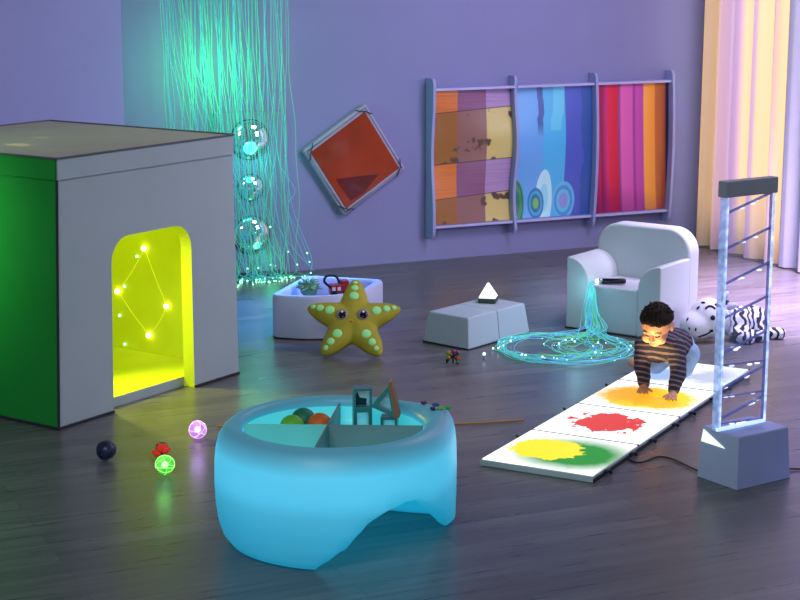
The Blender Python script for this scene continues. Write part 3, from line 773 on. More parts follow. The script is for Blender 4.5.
# ------------------------------------------------------------------ cables
M_cable = mat('cable_black', rgb(10, 10, 14), .5)
bm = bmesh.new(); add_tube(bm, catmull([(.935, 6.80, .006), (.96, 6.75, .006), (1.0, 6.765, .006), (1.06, 6.83, .006), (1.12, 6.79, .006), (1.205, 6.60, .007)], 8), .004, 6)
tag(obj('cable', bm, M_cable, smooth=True), 'thin black cable between the light tiles and the acrylic tower base', 'cable')
bm = bmesh.new(); add_tube(bm, catmull([(1.525, 6.64, .01), (1.60, 6.66, .006), (1.72, 6.62, .006), (1.9, 6.7, .006)], 8), .004, 6)
tag(obj('cable', bm, M_cable, smooth=True), 'thin black cable leaving the right side of the tower base', 'cable')
bm = bmesh.new(); add_tube(bm, catmull([(-.80, 7.30, .006), (-.5, 7.30, .006), (0, 7.30, .006), (.3, 7.34, .006), (.55, 7.40, .006)], 8), [.004] * 33, 6)  # thin, faintly emissive yellow tube along the floor
tag(obj('yellow_streak', bm, mat('streak_yellow', rgb(170, 120, 50), .5, emit=rgb(190, 120, 30), es=.04), smooth=True), 'thin yellow streak along the floor behind the glowing table', 'cable')

# ------------------------------------------------------------------ glowing table
TC = V((-.235, 5.86, 0))
t = NT('table_glow'); X = t.xyz()
t.b.inputs['Base Color'].default_value = rgb(92, 142, 156) + (1,); t.b.inputs['Roughness'].default_value = .45
sp = t.ramp(t.math('DIVIDE', X[2], .45), [(0, .42), (.3, .52), (.45, .56), (.56, .72), (.76, .74), (.86, .36), (.93, .14), (1, .16)])
cm = t.mix(t.ramp(t.math('DIVIDE', X[2], .45), [(.3, 0.), (.62, 1.)]), rgb(30, 190, 240), rgb(76, 206, 250))
nz = t.noise(t.tc.outputs['Object'], 3, 2)
t.link(cm, t.b.inputs['Emission Color']); t.link(t.math('MULTIPLY', sp, t.math('MULTIPLY_ADD', nz, .2, .9)), t.b.inputs['Emission Strength'])
M_tab = t.m
M_basin = mat('table_basin', rgb(120, 200, 205), .4, emit=rgb(50, 200, 215), es=.55)
tab = thing('light_table', 'round glowing cyan table with a pointed corner and divided basin', 'light table', TC)
def corner(th):       # bump of the pointed corner, centred 27 degrees
    d = (math.degrees(th) - 27 + 180) % 360 - 180
    return math.exp(-(abs(d) / 15) ** 1.3)
def arch(th):
    d = (math.degrees(th) + 180) % 360 - 180
    ks = [(-180, 0), (-100, 0), (-82, .10), (-72, .185), (-62, .222), (-52, .24), (-44, .236), (-34, .20), (-20, .14), (0, .07), (16, .0), (180, 0)]
    for (a, za), (b, zb) in zip(ks, ks[1:]):
        if a <= d <= b: return za + (zb - za) * (d - a) / (b - a)
    return 0
NS = 144
prof = [(.34, .0), (.372, .014), (.395, .045), (.409, .09), (.417, .15), (.420, .22), (.418, .30), (.413, .345), (.404, .38), (.388, .408), (.368, .424), (.348, .430), (.333, .427), (.324, .415), (.320, .39)]
rings = []
for r, z in prof:
    row = []
    for k in range(NS):
        th = 2 * PI * k / NS; cb = corner(th)
        outer = min(1, max(0, (r - .318) / .05)) if z > .37 else 1
        rr = r + (.072 * cb) * outer
        if z < .16: rr = r + (.420 - r) * cb * 1.0 + .072 * cb
        zz = max(z, arch(th) * (1 if z < .3 else 0)) if z < .3 else z
        row.append(V((rr * math.cos(th), rr * math.sin(th), zz)))
    rings.append(row)
bm = bmesh.new(); add_rings(bm, rings)
o = obj('shell', bm, M_tab, tab, smooth=True); sd = o.modifiers.new('s', 'SOLIDIFY'); sd.thickness = .010; sd.offset = -1
bm = bmesh.new(); add_lathe(bm, [(.3195, .395), (.317, .35), (.305, .325), (.0001, .32)], 96, cap=False); obj('basin', bm, M_basin, tab, smooth=True)
M_div = mat('divider_grey', rgb(110, 132, 132), .5)
M_div2 = mat('divider_lit_teal', rgb(110, 176, 170), .4, emit=rgb(60, 190, 190), es=.22)  # lit look of the left half put in as colour and emission
for a0, a1, nm, M_div in (((-.316, .022), (-.018, .011), 'divider', M_div2), ((-.016, .011), (.316, .0), 'divider', M_div), ((.012, .312), (-.055, -.31), 'divider', M_div)):
    p, q = V((a0[0], a0[1], 0)), V((a1[0], a1[1], 0)); d = q - p
    bm = bmesh.new(); add_box(bm, (p + q) / 2 + V((0, 0, .366)), (d.length, .006, .088), Matrix.Rotation(math.atan2(d.y, d.x), 3, 'Z')); obj(nm, bm, M_div, tab)

def tball(name, p, r, m, label, cat='ball'):
    bm = bmesh.new(); add_ball(bm, (0, 0, 0), r, 3)
    for k in range(3):
        a = [(r * 1.004 * math.cos(2 * PI * i / 32), r * 1.004 * math.sin(2 * PI * i / 32), 0) for i in range(33)]
    o = obj(name, bm, m, smooth=True); o.location = TC + V(p); return tag(o, label, cat, 'balls in the table basin')
BF = .3215
tball('ball', (-.152, .125, BF + .047), .046, mat('ball_lime', rgb(96, 178, 44), .55, vary=.12, bump=.1, scale=30), 'lime green ball in the table basin, left of three')
tball('ball', (-.118, .222, BF + .047), .046, mat('ball_green', rgb(14, 112, 84), .55, vary=.12, bump=.1, scale=30), 'dark green ball in the table basin, behind the lime one')
tball('ball', (-.055, .152, BF + .047), .046, mat('ball_orange', rgb(206, 98, 34), .55, vary=.15, bump=.1, scale=30), 'orange ball in the table basin, right of three')
# mirrored see-through blocks in the back right part of the basin
M_bf = mat('block_frame', rgb(52, 118, 112), .25, vary=.15, coat=.3)
M_bwood = mat('block_wood', rgb(150, 92, 56), .5, vary=.15)
M_bglass = acryl('block_window', rgb(150, 214, 220), .25, .72); M_bdark = mat('block_dark', rgb(20, 30, 32), .2)
def block_frame(outline, inner, th, loc, rz, label, m=None, pane=None, name='building_block'):
    o = thing(name, label, 'toy block', loc, rz, 'see-through blocks in the table basin')
    bm = bmesh.new(); n = len(outline)
    A = [[bm.verts.new((u, y, v)) for u, v in poly] for poly, y in ((outline, -th), (outline, th), (inner, th), (inner, -th))]
    for i in range(4):
        for k in range(n): bm.faces.new((A[i][k], A[i][(k + 1) % n], A[(i + 1) % 4][(k + 1) % n], A[(i + 1) % 4][k]))
    obj('frame', bm, m or M_bf, o)
    bm = bmesh.new(); add_prism(bm, inner, -.0015, .0015, lambda u, v, w: V((u, w, v))); obj('window', bm, pane or M_bglass, o)
    return o
def sqo(a, h): return [(-a, 0), (a, 0), (a, h), (-a, h)]
def sqi(a, h, f): return [(-a + f, f), (a - f, f), (a - f, h - f), (-a + f, h - f)]
bxp = TC + V((.100, .10, BF))
block_frame(sqo(.033, .128), sqi(.033, .128, .012), .026, bxp, .12, 'teal-framed block with clear window at the bottom of the left stack')
b2_ = block_frame(sqo(.033, .074), sqi(.033, .074, .008), .026, bxp + V((0, 0, .1285)), .12, 'dark mirrored teal block on top of the left stack')
bm = bmesh.new(); add_prism(bm, [(-.026, .010), (.014, .010), (.016, .032), (-.008, .036), (-.018, .060), (-.026, .030)], -.004, .004, lambda u, v, w: V((u, w, v))); obj('dark_insert', bm, M_bdark, b2_)
bx2 = TC + V((.198, .09, BF))
block_frame(sqo(.030, .100), sqi(.030, .100, .009), .026, bx2, -.1, 'blue-grey mirrored block under the triangular block')
tri_o = [(-.048, .024), (.036, -.014), (.016, .108)]; tri_i = [(-.026, .027), (.025, .003), (.012, .078)]
tb = block_frame(tri_o, tri_i, .026, bx2 + V((-.014, 0, .114)), -.1, 'triangular block with one brown wooden side on top of right stack')
bm = bmesh.new(); add_prism(bm, [(.037, -.019), (.052, -.012), (.024, .120), (.012, .112)], -.028, .028, lambda u, v, w: V((u, w, v))); o = obj('wooden_side', bm, M_bwood, tb); o['label'] = 'brown wooden side'
# small coloured gems on the pointed corner of the rim
gems = [((.322, .22), rgb(96, 56, 84), 'dusky purple gem on the table rim, apart from the others'), ((.354, .136), rgb(70, 20, 84), 'dark purple gem on the table rim'), ((.366, .206), rgb(50, 90, 160), 'blue gem on the table rim behind the dark purple one'), ((.379, .157), rgb(150, 190, 40), 'yellow-green gem on the table rim'), ((.408, .164), rgb(60, 190, 70), 'bright green gem nearest the pointed corner of the table rim')]
for (x, y), c, lb in gems:
    bm = bmesh.new(); add_lathe(bm, [(.0001, 0), (.008, .001), (.0135, .007), (.010, .012), (.0001, .0135)], 8)
    for v in bm.verts: v.co.x *= 1.2
    r = math.hypot(x, y); th = math.atan2(y, x)
    o = obj('gem', bm, mat('gem', c, .15, trans=.2, coat=.4)); 
    o.location = TC + V((x, y, .4285 if r < .40 else .424)); o.rotation_euler = (0, 0, random.random() * 3); tag(o, lb, 'gem', 'coloured gems on the table rim')

# ------------------------------------------------------------------ balls and small toys on the floor
def lit_ball(p, r, m1, m2, label, core_m=None):
    o = thing('sensory_ball', label, 'ball', p, random.random())
    bm = bmesh.new(); add_ball(bm, (0, 0, r), r * .96, 3); obj('shell', bm, m1, o, smooth=True)
    bm = bmesh.new()
    for k in range(7):
        ax = V((random.uniform(-1, 1), random.uniform(-1, 1), random.uniform(-1, 1))).normalized(); a = ax.orthogonal().normalized(); b = ax.cross(a); off = random.uniform(-.6, .6)
        q = math.sqrt(1 - off * off)
        add_tube(bm, [V((0, 0, r)) + (ax * off + (a * math.cos(2 * PI * i / 24) + b * math.sin(2 * PI * i / 24)) * q) * r * .985 for i in range(25)], r * .028, 5, cap=False)
    obj('mesh_lines', bm, m2, o, smooth=True)
    if core_m:
        bm = bmesh.new(); add_ball(bm, (0, 0, r), r * .36, 2); obj('lamp_core', bm, core_m, o, smooth=True)
    return o
def glassy(name, col, es, tf):
    return acryl(name, col, es, tf)
lit_ball((-1.204, 6.80, .001), .042, mat('ball_navy', rgb(30, 36, 64), .3, vary=.3, scale=18), mat('ball_navy_lines', rgb(56, 64, 110), .4), 'dark navy webbed ball at the far left of the floor')
bm = bmesh.new(); add_ball(bm, (.0, -.018, .05), (.011, .012, .012), 2)
o = [x for x in C.objects if x.name == 'sensory_ball'][0]; obj('red_lamp', bm, mat('ball_red_lamp', rgb(200, 40, 40), .4, emit=rgb(230, 50, 40), es=.7), o, smooth=True)
lit_ball((-.936, 6.60, .001), .040, glassy('ball_clear_green', rgb(92, 214, 60), .85, .35), mat('ball_green_lines', rgb(190, 250, 160), .3, emit=rgb(170, 250, 140), es=.9), 'glowing lime green ball on the floor in front of the red toy', mat('core_green', (1, 1, 1), .3, emit=rgb(225, 255, 205), es=3))
lit_ball((-.865, 7.12, .001), .039, glassy('ball_clear_pink', rgb(196, 140, 216), .8, .35), mat('ball_pink_lines', rgb(250, 220, 250), .3, emit=rgb(235, 190, 245), es=1.1), 'glowing pink-violet ball on the floor left of the table', mat('core_pink', (1, 1, 1), .3, emit=rgb(255, 230, 255), es=5))
# little spiky red toy with green top
sp_ = thing('spiky_toy', 'small red rubber spiky toy with a green end behind the lime ball', 'toy', (-.985, 6.875, 0), .4)
bm = bmesh.new()
add_ball(bm, (0, 0, .03), .018, 2); add_ball(bm, (-.028, -.03, .018), .014, 2); add_ball(bm, (.008, -.02, .022), .015, 2)
for i in range(46):
    d = V((random.gauss(0, 1), random.gauss(0, 1), abs(random.gauss(0, 1)) * .7)).normalized(); c0 = random.choice((V((0, 0, .03)), V((-.028, -.03, .018)), V((.008, -.02, .022)))); e = c0 + d * .029; e.z = max(e.z, .003)
    add_tube(bm, [c0, c0 + d * .016, e], [.006, .004, .0015], 5)
obj('spikes', bm, mat('toy_red', rgb(226, 58, 36), .5, emit=rgb(226, 50, 30), es=.25), sp_, smooth=True)
bm = bmesh.new(); add_lathe(bm, [(.0001, .0), (.02, .004), (.027, .02), (.022, .036), (.0001, .044)], 14, (.012, .045, .0)); o = obj('green_end', bm, mat('toy_green', rgb(20, 110, 50), .5), sp_, smooth=True); o['label'] = 'dark green end'
# little multicoloured toy by the foam blocks
sp2 = thing('star_toy', 'tiny multicoloured knobbed toy on floor in front of the left foam block', 'toy', (.268, 8.50, 0))
for nm, ps, m in (('knob', [(-.022, 0, .052, .013), (-.022, -.004, .030, .012)], mat('knob_olive', rgb(150, 130, 30), .5)), ('knob', [(.004, 0, .058, .013), (.022, 0, .056, .009)], mat('knob_plum', rgb(130, 44, 90), .5)), ('knob', [(.024, -.004, .022, .014)], mat('knob_red', rgb(150, 54, 48), .5)), ('knob', [(.024, -.022, .010, .010)], mat('knob_green', rgb(34, 110, 64), .5))):
    bm = bmesh.new()
    for x, y, z, r in ps: add_ball(bm, (x, y, z), r, 2)
    obj(nm, bm, m, sp2, smooth=True)
bm = bmesh.new()
add_tube(bm, [(-.036, 0, .012), (-.01, 0, .03), (.03, 0, .048)], [.004, .007, .004], 6); add_tube(bm, [(.0, 0, .036), (.0, -.01, .004)], [.006, .004], 6); add_tube(bm, [(-.012, 0, .03), (-.034, -.01, .003)], [.005, .004], 6); add_tube(bm, [(0, 0, .03), (.024, -.004, .02)], [.004, .004], 6); add_tube(bm, [(.02, 0, .03), (.024, -.02, .008)], [.003, .003], 6); add_tube(bm, [(-.01, 0, .03), (-.022, 0, .05)], [.004, .004], 6); add_tube(bm, [(0, 0, .03), (.004, 0, .056)], [.004, .004], 6)
obj('stem', bm, M_black, sp2, smooth=True)

# ------------------------------------------------------------------ zebra soft toy
zb = thing('zebra_soft_toy', 'white zebra soft toy with black stripes lying on floor behind the acrylic tower', 'soft toy', (1.66, 9.03, 0))
t = NT('zebra_plush'); X = t.xyz()
w = t.node('ShaderNodeTexWave'); w.wave_type = 'BANDS'; w.bands_direction = 'X'; w.inputs['Scale'].default_value = 8.5; w.inputs['Distortion'].default_value = 9; w.inputs['Detail'].default_value = 2; w.inputs['Detail Scale'].default_value = 1.6
t.link(t.tc.outputs['Object'], w.inputs['Vector'])
stripe = t.ramp(w.outputs['Fac'], [(.50, 0.), (.58, 1.)])
body = t.ramp(t.math('ADD', X[0], .5), [(.59, 0.), (.61, 1.)])
col = t.mix(t.math('MULTIPLY', stripe, body), rgb(206, 208, 226), rgb(18, 18, 30))
t.link(col, t.b.inputs['Base Color']); t.b.inputs['Roughness'].default_value = .9
M_zeb = t.m
bm = bmesh.new()
add_ball(bm, (-.012, .0, .118), (.104, .104, .112), 4)               # skull
chain(bm, [(-.02, -.01, .105), (-.07, -.03, .088), (-.092, -.04, .082)], [.09, .084, .078], .01, 3)   # muzzle
chain(bm, [(.08, .02, .10), (.16, .06, .085), (.25, .11, .082), (.30, .14, .07)], [.07, .085, .085, .05], .012, 3)   # body
chain(bm, [(.15, -.0, .06), (.20, -.04, .032), (.27, -.045, .03)], [.045, .034, .034], .01, 3)
chain(bm, [(.24, .06, .06), (.31, .02, .032), (.38, .02, .03)], [.045, .034, .034], .01, 3)
chain(bm, [(.12, .03, .06), (.14, -.07, .032), (.19, -.10, .03)], [.045, .034, .034], .01, 3)
ZB = obj('plush_body', bm, M_zeb, zb); remesh(ZB, .008, 4)
M_zblk = mat('zebra_black', rgb(12, 12, 20), .7)
M_zear = mat('zebra_ear', rgb(200, 202, 220), .9)
# surface point of the head seen from the camera side, found by ray casting in local space
def zsurf(x, z, lift=0.):
    me = ZB
    ok, loc, nor, _ = me.ray_cast(V((x, -1, z)), V((0, 1, 0)))
    return (loc, nor) if ok else (V((x, -.08, z)), V((0, -1, 0)))
bpy.context.view_layer.update()
def zdisc(name, x, z, rx, rz, m=M_zblk, rot=0.):
    loc, nor = zsurf(x, z); q = nor.to_track_quat('Z', 'Y').to_matrix()
    bm = bmesh.new(); add_ball(bm, (0, 0, 0), (rx, rz, .005), 2)
    place(bm, Matrix.Translation(loc) @ q.to_4x4() @ Matrix.Rotation(rot, 4, 'Z')); obj(name, bm, m, zb, smooth=True)
def zline(name, pts, r, m=M_zblk):
    bm = bmesh.new(); P = [zsurf(x, z)[0] for x, z in pts]; add_tube(bm, catmull(P, 4), r, 6); obj(name, bm, m, zb, smooth=True)
zdisc('eye', -.004, .142, .0135, .0145)
zline('eyebrow', [(-.040, .186), (-.024, .197), (-.006, .197), (.012, .186)], .0065)
zline('mouth', [(-.078, .040), (-.055, .046), (-.032, .054), (-.010, .066)], .0055)
zdisc('mouth_corner', -.008, .070, .012, .010)
zdisc('nostril', -.095, .082, .005, .010); zdisc('nostril', -.128, .085, .0045, .009)
zdisc('patch', -.075, .186, .007, .013, rot=-.4); zdisc('patch', -.048, .212, .014, .008); zdisc('patch', .030, .200, .022, .012, rot=-.5); zdisc('patch', .052, .165, .014, .016)
zdisc('patch', -.135, .130, .005, .012)
for k in range(5):
    bm = bmesh.new(); a = .5 + k * .35; c0 = V((.03 + .085 * math.sin(a) * .9, .03 + .01 * k, .12 + .105 * math.cos(a)))
    for j in range(6): add_tube(bm, [c0, c0 + V((.02 * math.sin(a) + random.gauss(0, .008), random.gauss(0, .012), .022 * math.cos(a) + random.gauss(0, .005)))], [.009, .003], 5)
    obj('mane_tuft', bm, M_zblk, zb, smooth=True)
bm = bmesh.new(); add_ball(bm, (.085, .055, .225), (.018, .012, .034), 2, Matrix.Rotation(.5, 3, 'Y')); obj('ear', bm, M_zear, zb, smooth=True)
bm = bmesh.new(); add_ball(bm, (.105, -.035, .19), (.018, .012, .032), 2, Matrix.Rotation(1.1, 3, 'Y')); obj('ear', bm, M_zear, zb, smooth=True)

# ------------------------------------------------------------------ the crawling child
child = thing('person', 'toddler in dark striped top crawling with both hands on the yellow light tile', 'person', (1.2, 7.8, .03))
OC = V((1.2, 7.8, .03))
def L(*p): return V(p) - OC
ex = V((.875, -.485, 0)).normalized(); ey = V((.485, .875, 0)).normalized()
S = V((1.214, 7.86, .236)); PV = V((1.338, 8.09, .180))
shR, shL = S - ex * .078 + V((0, 0, .0)), S + ex * .078
elR, wrR = V((1.132, 7.845, .140)), V((1.140, 7.815, .066))
elL, wrL = V((1.288, 7.745, .138)), V((1.258, 7.690, .066))
HC = V((1.178, 7.745, .362))
ff = V((-.40, -.80, -.50)).normalized(); fu = (V((0.05, 0, 1)) - ff * ff.z).normalized(); fu = (fu - ff * fu.dot(ff)).normalized(); fs = ff.cross(fu)   # fs: to the child's right... sign irrelevant
HR = Matrix((fs, ff, fu)).transposed()
def hp(s, f, u): return HC + fs * s + ff * f + fu * u
def sub(p): return p - OC
skin = NT('skin'); n_ = skin.noise(skin.tc.outputs['Object'], 14, 3)
skin.link(skin.ramp(n_, [(.3, rgb(196, 140, 110)), (.7, rgb(214, 158, 126))]), skin.b.inputs['Base Color']); skin.b.inputs['Roughness'].default_value = .5
skin.b.inputs['Subsurface Weight'].default_value = .1; skin.b.inputs['Subsurface Radius'].default_value = (.02, .008, .004)
M_skin = skin.m
hipR, hipL = PV - ex * .05 + V((0, 0, -.03)), PV + ex * .05 + V((0, 0, -.03))
knR, knL = V((1.235, 8.105, .089)), V((1.358, 8.03, .089))
anR, anL = V((1.205, 8.25, .066)), V((1.40, 8.20, .070))
def hand(bm, wr, fwd, side, thumb):
    """palm on the tile, four fingers and a thumb of different lengths, gently bent"""
    fwd = V(fwd).normalized(); side = V(side).normalized()
    pz = .050
    pc = V((wr.x, wr.y, 0)) + fwd * .026
    chain(bm, [sub(wr), sub(V((pc.x, pc.y, pz)))], [.018, .017], .005)
    for i, k in enumerate((-1.2, -.4, .4, 1.2)):
        base = pc + side * k * .0105 + fwd * (.016 - .002 * abs(k)); chain(bm, [sub(V((pc.x, pc.y, pz)) + side * k * .006), sub(V((base.x, base.y, pz - .001)))], [.014, .0095], .005)
        d = (fwd + side * k * .30).normalized(); ln = (.036, .043, .041, .031)[i] if thumb > 0 else (.031, .041, .043, .036)[i]
        chain(bm, [sub(V((base.x, base.y, pz - .002))), sub(V((base.x, base.y, pz + .001)) + d * ln * .45), sub(V((base.x, base.y, 0.0412)) + d * ln * .78), sub(V((base.x, base.y, .0402)) + d * ln)], [.0078, .0070, .0064, .0056], .004)
    b = pc - side * thumb * .014 - fwd * .004; d = (fwd * .55 - side * thumb * .85).normalized()
    chain(bm, [sub(V((b.x, b.y, pz - .002))), sub(V((b.x, b.y, pz - .004)) + d * .017), sub(V((b.x, b.y, .0412)) + d * .031)], [.0098, .0080, .0062], .004)
bm = bmesh.new()
# head: skull, jaw, cheeks, nose, brow, lips, ears
add_ball(bm, sub(hp(0, -.010, .018)), (.071, .084, .075), 4, HR)
add_ball(bm, sub(hp(0, .022, -.030)), (.056, .054, .054), 4, HR)
add_ball(bm, sub(hp(0, .046, -.066)), (.026, .022, .020), 3, HR)
for s in (-1, 1):
    add_ball(bm, sub(hp(s * .031, .049, -.040)), (.026, .023, .026), 3, HR)
    add_ball(bm, sub(hp(s * .070, -.012, -.012)), (.0075, .015, .022), 3, HR)
    add_ball(bm, sub(hp(s * .073, -.018, -.008)), (.005, .013, .019), 3, HR)
    add_ball(bm, sub(hp(s * .026, .065, .006)), (.022, .010, .008), 2, HR)
chain(bm, [sub(hp(0, .070, -.006)), sub(hp(0, .082, -.028))], [.0075, .0105], .004)
for s in (-1, 1): add_ball(bm, sub(hp(s * .008, .077, -.030)), (.007, .008, .006), 2, HR)
add_ball(bm, sub(hp(0, .071, -.048)), (.015, .007, .005), 2, HR); add_ball(bm, sub(hp(0, .069, -.056)), (.013, .007, .005), 2, HR)
# neck, torso, limbs
chain(bm, [sub(hp(0, -.02, -.055)), sub(S + V((0, .0, .025)))], [.036, .042], .008, 3)
chain(bm, [sub(S), sub(S.lerp(PV, .5) + V((0, 0, -.012))), sub(PV)], [.062, .070, .072], .012, 3)
chain(bm, [sub(shR), sub(elR), sub(wrR)], [.033, .026, .019], .008, 3); chain(bm, [sub(shL), sub(elL), sub(wrL)], [.033, .026, .019], .008, 3)
chain(bm, [sub(shR), sub(S), sub(shL)], [.036, .05, .036], .01, 3)
for h, k, a, ft in ((hipR, knR, anR, V((-.06, .03, -.012))), (hipL, knL, anL, V((.01, .06, -.015)))):
    chain(bm, [sub(h), sub(k), sub(a)], [.055, .04, .027], .01, 3); chain(bm, [sub(a), sub(a + ft)], [.024, .020], .008, 3)
hand(bm, wrR, (-.25, -.97, 0), (.97, -.25, 0), -1)
hand(bm, wrL, (-.30, -.95, 0), (.95, -.30, 0), 1)
BODY = obj('body', bm, M_skin, child); remesh(BODY, .0032, 3, .5)
# hair
bm = bmesh.new(); bmesh.ops.create_icosphere(bm, subdivisions=5, radius=1)
for v in bm.verts:
    d = v.co.normalized()          # x side, y forward, z up
    # hair line: forehead fringe high at the front, down to the nape behind, around the ears at the side
    line = .06 + .40 * max(0, d.y) ** 1.6 - .62 * max(0, -d.y)
    line += (.07 * math.sin(11 * math.atan2(d.x, d.y + 1.3) + 1) + .14 * noise.noise(V((d.x * 14, 3.1, d.y * 2)))) * max(0, d.y) - .10 * max(0, d.y) * math.exp(-(d.x / .22) ** 2)
    m = max(0, min(1, (d.z - line + .13) / .30)); m = m * m * (3 - 2 * m)
    nn = noise.noise(V((d.x * 9, d.y * 9, d.z * 3))) * .035 + noise.noise(d * 22) * .02
    k = .93 + (.17 + nn * 1.5) * m
    p = V((d.x * .071 * k, d.y * .084 * k - .010, d.z * .075 * k + .018))
    v.co = sub(hp(p.x, p.y, p.z))
hair_t = NT('hair'); mpn = hair_t.node('ShaderNodeMapping'); mpn.inputs['Scale'].default_value = (60, 60, 8); hair_t.link(hair_t.tc.outputs['Object'], mpn.inputs['Vector'])
hn = hair_t.noise(mpn.outputs[0], 2, 3); hair_t.link(hair_t.ramp(hn, [(.3, rgb(16, 11, 10)), (.7, rgb(44, 30, 24))]), hair_t.b.inputs['Base Color']); hair_t.b.inputs['Roughness'].default_value = .75; hair_t.b.inputs['Specular IOR Level'].default_value = .15
o = obj('hair', bm, hair_t.m, child, smooth=True)
bm = bmesh.new()
for i in range(60):
    a = random.uniform(-PI, PI); e = random.uniform(.5, 1.5); d = V((math.cos(a) * math.cos(e), math.sin(a) * math.cos(e), math.sin(e)))
    if d.y > .6 and d.z < .75: continue
    p = V((d.x * .074, d.y * .087 - .01, d.z * .078 + .018)); q = p + d * .010 + V((random.gauss(0, .006), .006, random.gauss(0, .003)))
    add_tube(bm, [sub(hp(*p)), sub(hp(*((p + q) / 2 + d * .002))), sub(hp(*q))], [.004, .003, .001], 4)
obj('hair_tufts', bm, hair_t.m, o, smooth=True)
# lowered eyes, brows, lips
M_lash = mat('lash', rgb(40, 24, 18), .6); M_lip = mat('lip', rgb(176, 92, 84), .5)
me_body = BODY
bpy.context.view_layer.update()
def fsurf(s, u):
    p = sub(hp(s, .2, u)); ok, loc, nor, _ = me_body.ray_cast(p, -ff)
    return loc if ok else sub(hp(s, .075, u))
for s in (-1, 1):
    bm = bmesh.new(); add_tube(bm, [fsurf(s * (.014 + .020 * k / 5), -.010 - .0045 * math.sin(PI * k / 5)) for k in range(6)], .0026, 5); obj('eye', bm, M_lash, child, smooth=True)
    bm = bmesh.new(); add_tube(bm, [fsurf(s * (.012 + .026 * k / 5), .010 + .005 * math.sin(PI * k / 5)) for k in range(6)], [.0012, .002, .0023, .0022, .0016, .001], 5); obj('eyebrow', bm, M_lash, child, smooth=True)
bm = bmesh.new(); add_tube(bm, [fsurf(-.014 + .028 * k / 6, -.052 + .002 * abs(k - 3) / 3) for k in range(7)], [.001, .0024, .003, .0026, .003, .0024, .001], 5); obj('lips', bm, M_lip, child, smooth=True)
# striped top
t = NT('striped_top'); X = t.xyz()
dd = t.math('ADD', t.math('MULTIPLY', X[2], 1.0), t.math('MULTIPLY', t.math('ADD', t.math('MULTIPLY', X[0], .485), t.math('MULTIPLY', X[1], .875)), .45))
wv = t.math('SINE', t.math('ADD', t.math('MULTIPLY', dd, 2 * PI / .027), t.math('MULTIPLY', t.noise(t.tc.outputs['Object'], 18, 2), 3.)))
t.link(t.mix(t.ramp(wv, [(.25, 0.), (.6, 1.)]), rgb(22, 28, 50), rgb(112, 92, 106)), t.b.inputs['Base Color']); t.b.inputs['Roughness'].default_value = .85
bm = bmesh.new()
chain(bm, [sub(S + V((0, 0, .02))), sub(S.lerp(PV, .5) + V((0, 0, .008))), sub(PV.lerp(S, .1) + V((0, 0, .012)))], [.062, .082, .080], .012, 3)
add_ball(bm, sub(S + V((0, .0, -.030))), (.075, .06, .05), 3); add_ball(bm, sub(S + V((0, -.01, .012))), (.085, .06, .056), 3, Matrix.Rotation(math.atan2(ex.y, ex.x), 3, 'Z'))
for a, b, c in ((shR, elR, wrR), (shL, elL, wrL)): chain(bm, [sub(a), sub(b), sub(b.lerp(c, .92))], [.046, .038, .029], .008, 3)
chain(bm, [sub(shR), sub(S), sub(shL)], [.046, .058, .046], .01, 3)
o = obj('striped_top', bm, t.m, child); remesh(o, .005, 3)
tx = bpy.data.textures.new('folds', 'CLOUDS'); tx.noise_scale = .03
md = o.modifiers.new('folds', 'DISPLACE'); md.texture = tx; md.strength = .010; md.mid_level = .5
bake(o)
# trousers
bm = bmesh.new()
chain(bm, [sub(PV.lerp(S, .12)), sub(PV + ey * .02)], [.072, .074], .01, 3)
for h, k, a in ((hipR, knR, anR), (hipL, knL, anL)): chain(bm, [sub(h), sub(k), sub(k.lerp(a, .85))], [.060, .048, .036], .01, 3)
o = obj('trousers', bm, mat('pale_denim', rgb(150, 178, 214), .85, vary=.18, scale=22), child); remesh(o, .006, 3)

# ------------------------------------------------------------------ fairy lights inside the play house (parts of it)
for y, z, m in ((.545, .584, 1), (.739, .343, 1), (.408, .303, 1), (.535, .138, 1), (.594, .539, 0), (.689, .374, 0), (.731, .218, 0), (.703, .07, 0)):
    bm = bmesh.new(); add_ball(bm, (HW - TK - .010, y, z), .014 if m else .0085, 2); obj('fairy_light', bm, M_bulb if m else M_bulb2, house, smooth=True)
for y0, z0, y1, z1 in ((.545, .584, .408, .303), (.408, .303, .535, .138), (.739, .343, .535, .138), (.739, .343, .545, .584)):
    bm = bmesh.new(); add_tube(bm, [(HW - TK - .004, y0 + (y1 - y0) * k / 8, z0 + (z1 - z0) * k / 8 - .012 * math.sin(PI * k / 8)) for k in range(9)], .0022, 5); obj('light_wire', bm, mat('light_wire', rgb(210, 214, 80), .5, emit=rgb(220, 230, 40), es=.5), house)
# the soft house leans in a little towards the top
for ch in house.children:
    for v in ch.data.vertices:
        u = min(1, max(0, v.co.x / HW)); k = v.co.z / HH
        v.co.x += k * (.05 * (1 - u) - .018 * u)

# ------------------------------------------------------------------ light
wd = bpy.data.worlds.new('world'); SC.world = wd; wd.use_nodes = True
bg = wd.node_tree.nodes['Background']; bg.inputs[0].default_value = (.60, .68, 1.0, 1); bg.inputs[1].default_value = .195
light('key_soft', 'AREA', (-1.4, .6, 4.3), 165, (.88, .98, .98), 2.6, target=(-.3, 9.4, .5))
light('violet_wash', 'AREA', (2.2, 8.8, 3.2), 88, (.82, .70, 1.0), 1.2, target=(1.7, 10.2, 0))
light('violet_floor', 'SPOT', (2.8, 9.6, 3.3), 4400, (.80, .58, 1.0), .4, spot=math.radians(50), target=(2.5, 10.1, 0), blend=.9)
light('side_soft', 'AREA', (4.9, 7.2, 2.0), 30, (.88, .86, 1.0), 1.3, target=(1.6, 9.6, .3)).data.spread = 1.7
light('violet_pool', 'SPOT', (2.9, 6.6, 2.6), 150, (.24, .14, 1.), .15, spot=math.radians(34), target=(2.05, 7.1, 0), blend=.5)
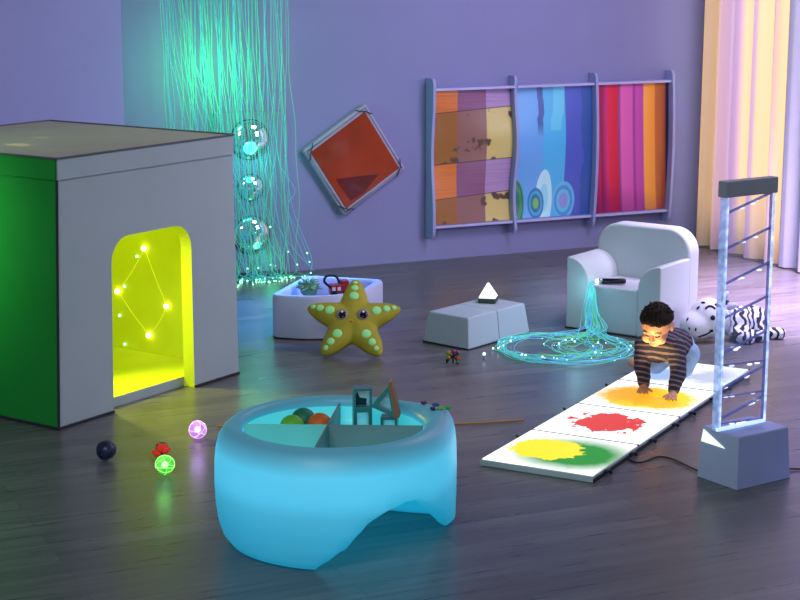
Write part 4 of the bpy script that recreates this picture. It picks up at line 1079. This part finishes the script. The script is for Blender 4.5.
light('window_glow', 'AREA', wp(3.20, 1.25, .75), 15, (1., .88, .66), .9, size_y=2.2, target=wp(2.0, 1.25, .75))
hm = Matrix.Translation(HN) @ Matrix.Rotation(HA, 4, 'Z')
light('house_lamp', 'POINT', hm @ V((.62, .62, .95)), 3.4, (.86, .95, .10), .12)
light('doorway_spill', 'SPOT', hm @ V((.62, .62, .78)), 75, (.80, .85, .06), .08, spot=math.radians(80), target=hm @ V((.62, -.55, 0)), blend=.6)
light('fibre_green_glow', 'POINT', wp(-.55, 1.33, .38), 15, (.08, 1., .26), .12)
light('fibre_cyan_glow', 'POINT', wp(-.22, .75, .22), 1.6, (.10, .85, .85), .12)
light('fibre_floor_glow', 'POINT', wp(-.15, .12, .16), .35, (.10, 1., .40), .06)
light('fibre_floor_blue', 'SPOT', (-.35, 9.9, 2.0), 600, (.06, .26, 1.), .1, spot=math.radians(46), target=(-.78, 9.6, 0), blend=.8)
light('torch_glow', 'POINT', cp(.13, -.10, .25), .3, (.35, .9, 1.), .03)
light('spray_glow', 'POINT', FC + V((.12, .14, .25)), .9, (.20, .62, 1.), .2)
light('green_side', 'SPOT', (-3.4, 6.6, 1.6), 130, (.35, 1., .4), .2, spot=math.radians(34), target=hm @ V((0, .75, .9)), blend=.6)
light('pink_ball_glow', 'POINT', (-.865, 7.09, .12), .22, (.55, .3, 1.), .03)
light('green_ball_glow', 'POINT', (-.936, 6.55, .10), .12, (.2, 1., .2), .03)
light('added_face_spot', 'SPOT', (1.10, 7.60, .07), 12, (1., .68, .24), .03, spot=math.radians(75), target=(1.185, 7.76, .33), blend=.6)  # unseen spot added to warm the child's face beyond the tile's own light
# coloured dots from a party projector: roof of the house, wall beside the curtain
PJ = V((.4, 6.2, 3.4))
for tg, col, pw, deg in ((hm @ V((.10, .70, HH)), (1., .85, .3), 260, 1.4), (hm @ V((.30, .50, HH)), (1., .85, .3), 260, 1.6), (hm @ V((.55, .62, HH)), (.6, .9, .4), 180, 1.2),
                         (wp(2.98, 1.10, .02), (.1, 1., .5), 260, .7), (wp(2.96, .95, .02), (.2, .3, 1.), 360, .8), (wp(2.98, .35, .02), (.1, 1., .5), 200, .7), (wp(2.97, .55, .02), (.2, .3, 1.), 260, .6)):
    light('party_dot', 'SPOT', PJ, pw, col, .02, spot=math.radians(deg), target=tg, blend=.5)
